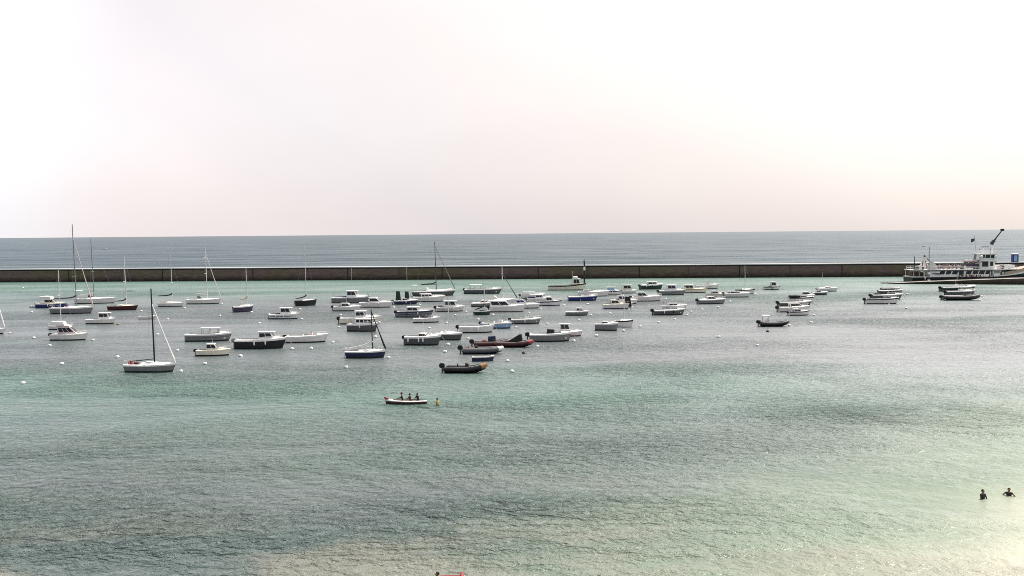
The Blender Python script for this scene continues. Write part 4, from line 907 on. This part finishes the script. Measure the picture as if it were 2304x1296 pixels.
m.tube([(FX(2216),0,FZ(571)),(FX(2222),0,FZ(560))],.07,wht,5); m.tube([(FX(2230),0,FZ(571)),(FX(2222),0,FZ(560))],.07,wht,5); m.build('radar_mast',fe)
m=MB(); m.tube([(FX(2208),.5,FZ(571)),(FX(2203),.5,FZ(529))],.06,M('grey'),5,.035); fm=m.build('flag_mast',fe)
m=MB(); fl=[]
for i in range(7):
    u=i/6; xx=FX(2203.6)-1.25*u; yy=.5+.15*math.sin(u*6); fl+=[(xx,yy,FZ(537)-.15*u),(xx,yy,FZ(543)-.5*u)]
m.add(fl,[(2*i,2*i+1,2*i+3,2*i+2) for i in range(6)],M('purple',.8)); m.build('flag',fm)
for k,px in enumerate((2208,2240)):
    m=MB(); cx=FX(px); m.tube([(cx,-2.4,FZ(590)),(cx,-3.2,FZ(590)),(cx+.1,-3.9,FZ(590)+.3)],.12,M('dgrey'),6); m.sph((cx,-3.4,FZ(578)),.55,M('white'),10,7); m.tube([(cx,-3.4,FZ(580)),(cx,-2.6,FZ(585))],.1,wht,6); m.build('search_light',fe)
for px,w_,h_,c_ in ((2064,1.4,1.1,'dgrey'),(2073,1.0,1.5,'offwhite'),(2079,.8,.9,'black'),(2169,.9,1.9,'dgrey'),(2173,1.0,1.2,'offwhite'),(2252,1.2,1.0,'pink'),(2259,.9,1.3,'dgrey')):
    m=MB(); m.box((FX(px),-2.2,zd+h_/2),(w_,1.0,h_),M(c_,.6)); m.build('deck_box',fe,bevel=.06)
for px in (2098,2112,2130,2148,2166):
    m=MB(); m.tube([(FX(px),2.6,zd),(FX(px),2.6,zd+2.3)],.06,wht,6); m.build('lamp_post',fe)
m=MB(); m.box(((FX(2053)+FX(2288))/2,-B*.49-.02,ze-.12),(FX(2288)-FX(2053),.06,.16),M('black',.5)); m.build('rubbing_strip',fe)
m=MB(); m.tube([(FX(2234),-1.5,FZ(571)),(FX(2234),-1.5,FZ(549))],.05,M('grey'),5,.025); m.build('whip_antenna',fe)
# deck crane
m=MB(); m.tube([(FX(2246),1,zd),(FX(2246),1,FZ(553))],.30,wht,8,.22); cr=m.build('crane',fe)
m=MB(); m.box((FX(2246),1,FZ(546)),(1.6,.8,.9),M('purple',.5),Matrix.Rotation(R(-48),3,'Y')); m.tube([(FX(2246),1,FZ(547)),(FX(2258),1,FZ(531)),(FX(2267.5),1,FZ(519))],.24,M('black',.5),6,.17); m.box((FX(2268),1,FZ(518)),(1.1,.6,.75),M('black')); m.tube([(FX(2246),1,FZ(554)),(FX(2256),1,FZ(534))],.10,M('dgrey'),6); m.build('crane_boom',cr)
m=MB(); m.box((FX(2272),0,zd+.75),(5.4,3.6,1.1),M('offwhite',.5)); m.build('deck_locker',fe,bevel=.08)
# life ring and anchor pocket on the side, portholes of the forward house
for px in (2257,):
    cx,cz=FX(px),FZ(615.3); m=MB(); m.tube([(cx+.78*math.cos(a),yf-.12,cz+.78*math.sin(a)) for a in [2*math.pi*k/16 for k in range(17)]],.20,M('black',.5),7); m.build('tyre_fender',fe)
m=MB(); m.box((FX(2242),yf-.05,FZ(612)),(2.0,.08,.3),M('dgrey')); m.box((FX(2244),yf-.05,FZ(614.5)),(2.4,.08,.2),M('dgrey')); m.build('grille',fe)
m=MB(); m.tube([(FX(2151),-B/2-.1,FZ(634)),(FX(2151)+.55,-B/2+.2,FZ(613))],.16,wht,6); m.build('gangway_post',fe)
# passengers on the upper deck
cols=[]
_t=['red','navy','dred','white','pink','black','grey','red','green','sky','dred','offwhite','orange','navy','white','purple','blue','black','sky','red','grey','dred','white','navy','tan','pink']
_l=['navy','dgrey','black','navy','blue','dgrey','black','tan','dgrey','navy','tan','black','navy','tan','black','dgrey','tan','navy','black','black','navy','navy','tan','black','dgrey','black']
for i in range(26): cols.append((_t[i],_l[i],2104+2.45*i+(i%3)*.3,(-3.1,-1.9,-2.6,-.8)[i%4]))
nm={'red':'bright red','navy':'navy','dred':'dark red','white':'white','pink':'pale pink','black':'black','grey':'grey','orange':'orange','green':'dark green','sky':'pale blue','tan':'tan','offwhite':'off-white','blue':'deep blue','purple':'purple'}
for i,(t,l,px,yy) in enumerate(cols):
    person((FP.x+FX(px),FP.y+3.6+yy,zd),R(random.uniform(-70,70)),f"passenger in a {nm[t]} top and {nm.get(l,'charcoal')} trousers standing on the ferry's upper deck",t,l,'stand',hair=random.choice(('hair','fair')),group="passengers on the ferry's upper deck",sc=random.uniform(.96,1.06))
# slipway
sa=at(1991,638.6); sb=at(2345,640.5)
m=MB(); n=14; top=[]; 
for i in range(n+1):
    u=i/n; p=sa.lerp(sb,u); z=.12+2.15*u**.9
    top.append((p.x,p.y,-1.)); top.append((p.x,p.y,z)); top.append((p.x+.15,p.y+5.2,z+.05)); top.append((p.x+.15,p.y+5.2,-1.))
m.add(top,[(4*i+k,4*i+(k+1)%4,4*i+4+(k+1)%4,4*i+4+k) for i in range(n) for k in range(4)]+[(3,2,1,0),(4*n,4*n+1,4*n+2,4*n+3)],WM)
sw=m.build('landing_slip',smooth=False); tag(sw,"low dark concrete landing slip sloping into the water in front of the ferry",'slipway')
m=MB(); ed=[]
for i in range(n+1):
    u=i/n; p=sa.lerp(sb,u); z=.13+2.15*u**.9; ed+=[(p.x,p.y-.05,z-.05),(p.x,p.y-.05,z+.06),(p.x,p.y+.7,z+.08),(p.x,p.y+.7,z-.05)]
m.add(ed,[(4*i+k,4*i+(k+1)%4,4*i+4+(k+1)%4,4*i+4+k) for i in range(n) for k in range(4)]+[(3,2,1,0),(4*n,4*n+1,4*n+2,4*n+3)],M('offwhite',.9)); m.build('edge_strip',sw,smooth=False)
def slip_z(x): u=max(0,min(1,(x-sa.x)/(sb.x-sa.x))); return .14+2.15*u**.9
queue=[(2172,'sky','navy'),(2177,'tan','black'),(2188,'blue','black'),(2193,'white','navy'),(2198,'red','black'),(2203,'grey','black'),(2209,'dred','navy'),(2217,'black','navy'),(2224,'white','dgrey'),(2175,'green','black'),(2181,'black','dgrey'),(2186,'white','black'),(2190,'red','navy'),(2195,'dred','dgrey'),(2200,'navy','black'),(2206,'pink','navy'),(2213,'sky','dgrey'),(2236,'purple','black'),(2243,'grey','navy')]
for px,t,l in queue:
    p=atY(px,629,322); q=sa.lerp(sb,(p.x-sa.x)/(sb.x-sa.x)); person((p.x*1.0,q.y+2.6,slip_z(p.x)+.04),R(random.uniform(90,200)),f"person in a {nm[t]} top and {nm.get(l,'charcoal')} trousers queueing on the landing slip",t,l,'stand',hair=random.choice(('hair','fair')),group='people queueing on the landing slip',sc=random.uniform(.96,1.05))
# post on the slip end
p=at(2050,634); q=sa.lerp(sb,(p.x-sa.x)/(sb.x-sa.x)); s=ppm(q)
po=root('marker_post',"tall thin dark post at the lower end of the landing slip",'post',(p.x,q.y+1.0,slip_z(p.x)))
m=MB(); m.tube([(0,0,-.05),(0,0,(632-554)/s)],.13,M('dgrey',.6),8,.09); m.build('post',po)
m=MB(); m.box((0,0,.25),(.7,.7,.6),M('offwhite',.8)); m.build('base_block',po,bevel=.04)
m=MB(); m.box((0,-.15,2.7),(.9,.08,.6),M('white')); m.build('sign_plate',po)
person((p.x-1.0,q.y+1.6,slip_z(p.x-1.0)+.04),R(30),"person in white standing at the foot of the marker post",'white','grey','stand')
# beacon pile behind the fishing boat
p=at(1316,646); s=ppm(p); bp=root('beacon_pile',"thick dark beacon pile with a white band, behind the cream fishing boat",'beacon',(p.x,p.y+2.2,-.5)); s=ppm(bp.location)
zt=(646-590)/s+.5
m=MB(); m.tube([(0,0,-1),(0,0,zt)],.30,M('black',.6),10,.24); m.build('pile',bp)
m=MB(); m.tube([(0,0,(646-609)/s+.5),(0,0,(646-601)/s+.5)],.33,M('white'),10); m.build('white_band',bp)
m=MB(); m.tube([(0,0,zt),(0,0,zt+.25)],.40,M('dgrey'),10); m.tube([(0,0,zt+.25),(0,0,zt+.75)],.22,M('sky',.3),10,.18); m.tube([(0,0,zt+.75),(0,0,zt+1.0)],.26,M('black'),10,.06); m.build('beacon_light',bp)
# blue cabin on the breakwater
q=atY(2281,592,385); tp=(q-pa).dot(dirw); kp=pa+dirw*tp+Vector((-dirw.y,dirw.x,0))*3.2; s=ppm(kp+Vector((0,0,H)))
ki=root('toilet_cabin',"blue portable cabin standing on the breakwater behind the ferry bow",'portable cabin',(kp.x,kp.y,H+.32),angw)
hh=3.0
m=MB(); m.box((0,0,hh/2),(2.1,1.8,hh),M('blue',.5)); cb=m.build('cabin',ki,bevel=.04); m=MB(); m.box((-.1,-.92,1.35),(1.2,.06,2.4),M('sky',.5)); m.build('door',cb)
m=MB(); m.frus([(-1.2,-1.05,hh),(1.2,-1.05,hh),(1.2,1.05,hh),(-1.2,1.05,hh)],[(-.9,-.7,hh+.4),(.9,-.7,hh+.4),(.9,.7,hh+.4),(-.9,.7,hh+.4)],M('white',.5)); m.build('roof',cb,bevel=.04)
# gull
q=atY(2077,555,300); g=root('gull',"dark gull flying above the breakwater near the ferry's stern",'bird',q,R(25))
m=MB(); m.tube([(-.30,0,.0),(-.15,0,.01),(.05,0,.02),(.2,0,.03),(.30,0,.03),(.36,0,.02)],lambda u:[.02,.06,.085,.07,.045,.012][int(round(u*5))],M('dgrey',.8),8); m.build('body',g)
for sg in (-1,1):
    m=MB(); pr=[(.10,.05,.03),(.14,.35,.22),(.02,.72,.14),(-.12,.40,.20),(-.12,.05,.03)]; m.add([(x,sg*y,z) for x,y,z in pr]+[(x,sg*y,z-.025) for x,y,z in pr],[(0,1,2,3,4),(9,8,7,6,5)]+[(i,(i+1)%5,(i+1)%5+5,i+5) for i in range(5)],M('dgrey',.8)); m.build('wing',g)

# ================================================================== mooring buoys
def buoy_mesh(col):
    m=MB(); m.sph((0,0,.06),.30,M(col,.4),12,8); return m
protos={}
BU=[(52,646),(71,700),(22,748),(112,776),(76,759),(209,764),(264,802),(139,818),(52,861),(377,716),(355,751),(399,787),(407,834),(461,817),(495,709),(541,800),(521,768),(584,726),(678,716),(675,694),(566,701),
 (318,698),(499,682),(415,691),(749,769),(657,784),(700,783),(766,707),(763,735),(853,724),(845,757),(886,690),(944,684),(1049,700),(1024,707),(1005,725),(966,737),(1008,774),(1001,790),(874,803),(779,825),
 (1076,717),(1109,707),(1161,735),(1231,727),(1269,686),(1216,693),(1053,760),(1209,778),(1142,811),(1152,835),(1291,766),(1342,754),(1322,683),(1303,719),(1330,708),(1403,743),(1440,733),(1482,724),(1518,717),
 (1546,708),(1555,700),(1580,695),(1616,690),(1643,677),(1421,690),(1415,695),(1498,671),(1699,661),(1776,731),(1832,708),(1825,724),(2039,692),(2203,674),(2209,665),(1617,757),(1704,776),(1373,704),(1190,702),(2000,684),(2041,660)]
RED=[(265,728,'orange','orange'),(1178,793,'dred','dark red'),(1727,744,'dred','dark red')]
used={}
cand=[]
def ref_for(x,y,rank=0):
    ds=[]
    for xl,xr,yb,ref in BOATS:
        dx=max(xl-x,0,x-xr); dy=(yb-4-y)*1.6; ds.append((math.hypot(dx,dy),xl,xr,yb,ref))
    ds.sort(); return ds[rank]
lab={}
def label_for(x,y,colname):
    for rank in range(6):
        d,xl,xr,yb,ref=ref_for(x,y,rank)
        art='' if ref.startswith(('farthest','nearest','middle')) else 'the '
        if x>xr: rel='off the bow of'
        elif x<xl: rel='astern of'
        elif y>yb: rel='floating in front of'
        else: rel='floating just behind'
        if ref.startswith(('farthest','nearest','middle')): art='the '
        t=f"{colname} mooring buoy {rel} {art}{ref}"
        if t not in lab: lab[t]=1; return t
    raise ValueError((x,y))
def place_buoy(x,y,col,cn):
    p=at(x,y+2.5); sc=1.0
    k=random.Random(int(x*3+y)); sc=k.uniform(.9,1.12)*(1.0 if y>690 else 1.1)
    if col not in protos:
        o=bpy.data.objects.new('mooring_buoy',None); COL.objects.link(o); o.empty_display_size=.3
        fo=buoy_mesh(col).build('float',o)
        m=MB(); P=[(.07*math.cos(a),0,.40+.07*math.sin(a)) for a in [2*math.pi*k/8 for k in range(9)]]; m.tube(P,.018,M('dgrey',.4),5); m.tube([(0,0,.34),(0,0,.36)],.06,M('dgrey',.4),8); ri=m.build('ring',o)
        m=MB(); m.tube([(.31*math.cos(a),.31*math.sin(a),.03) for a in [2*math.pi*k/14 for k in range(15)]],.02,M('dgreen',.8),5); we=m.build('weed_line',o)
        protos[col]=(o,[fo,ri,we])
    else:
        src,ch=protos[col]; o=src.copy(); COL.objects.link(o)
        for c in ch: d=c.copy(); COL.objects.link(d); d.parent=o
    o.location=p; o.rotation_euler=(R(k.uniform(-12,12)),R(k.uniform(-12,12)),R(k.uniform(0,360))); o.scale=(sc,)*3
    o['category']='mooring buoy'; o['group']='mooring buoys scattered through the harbour'; o['label']=label_for(x,y,cn)
for x,y in BU: place_buoy(x,y,'white','white')
for x,y,c,cn in RED: place_buoy(x,y,c,cn)
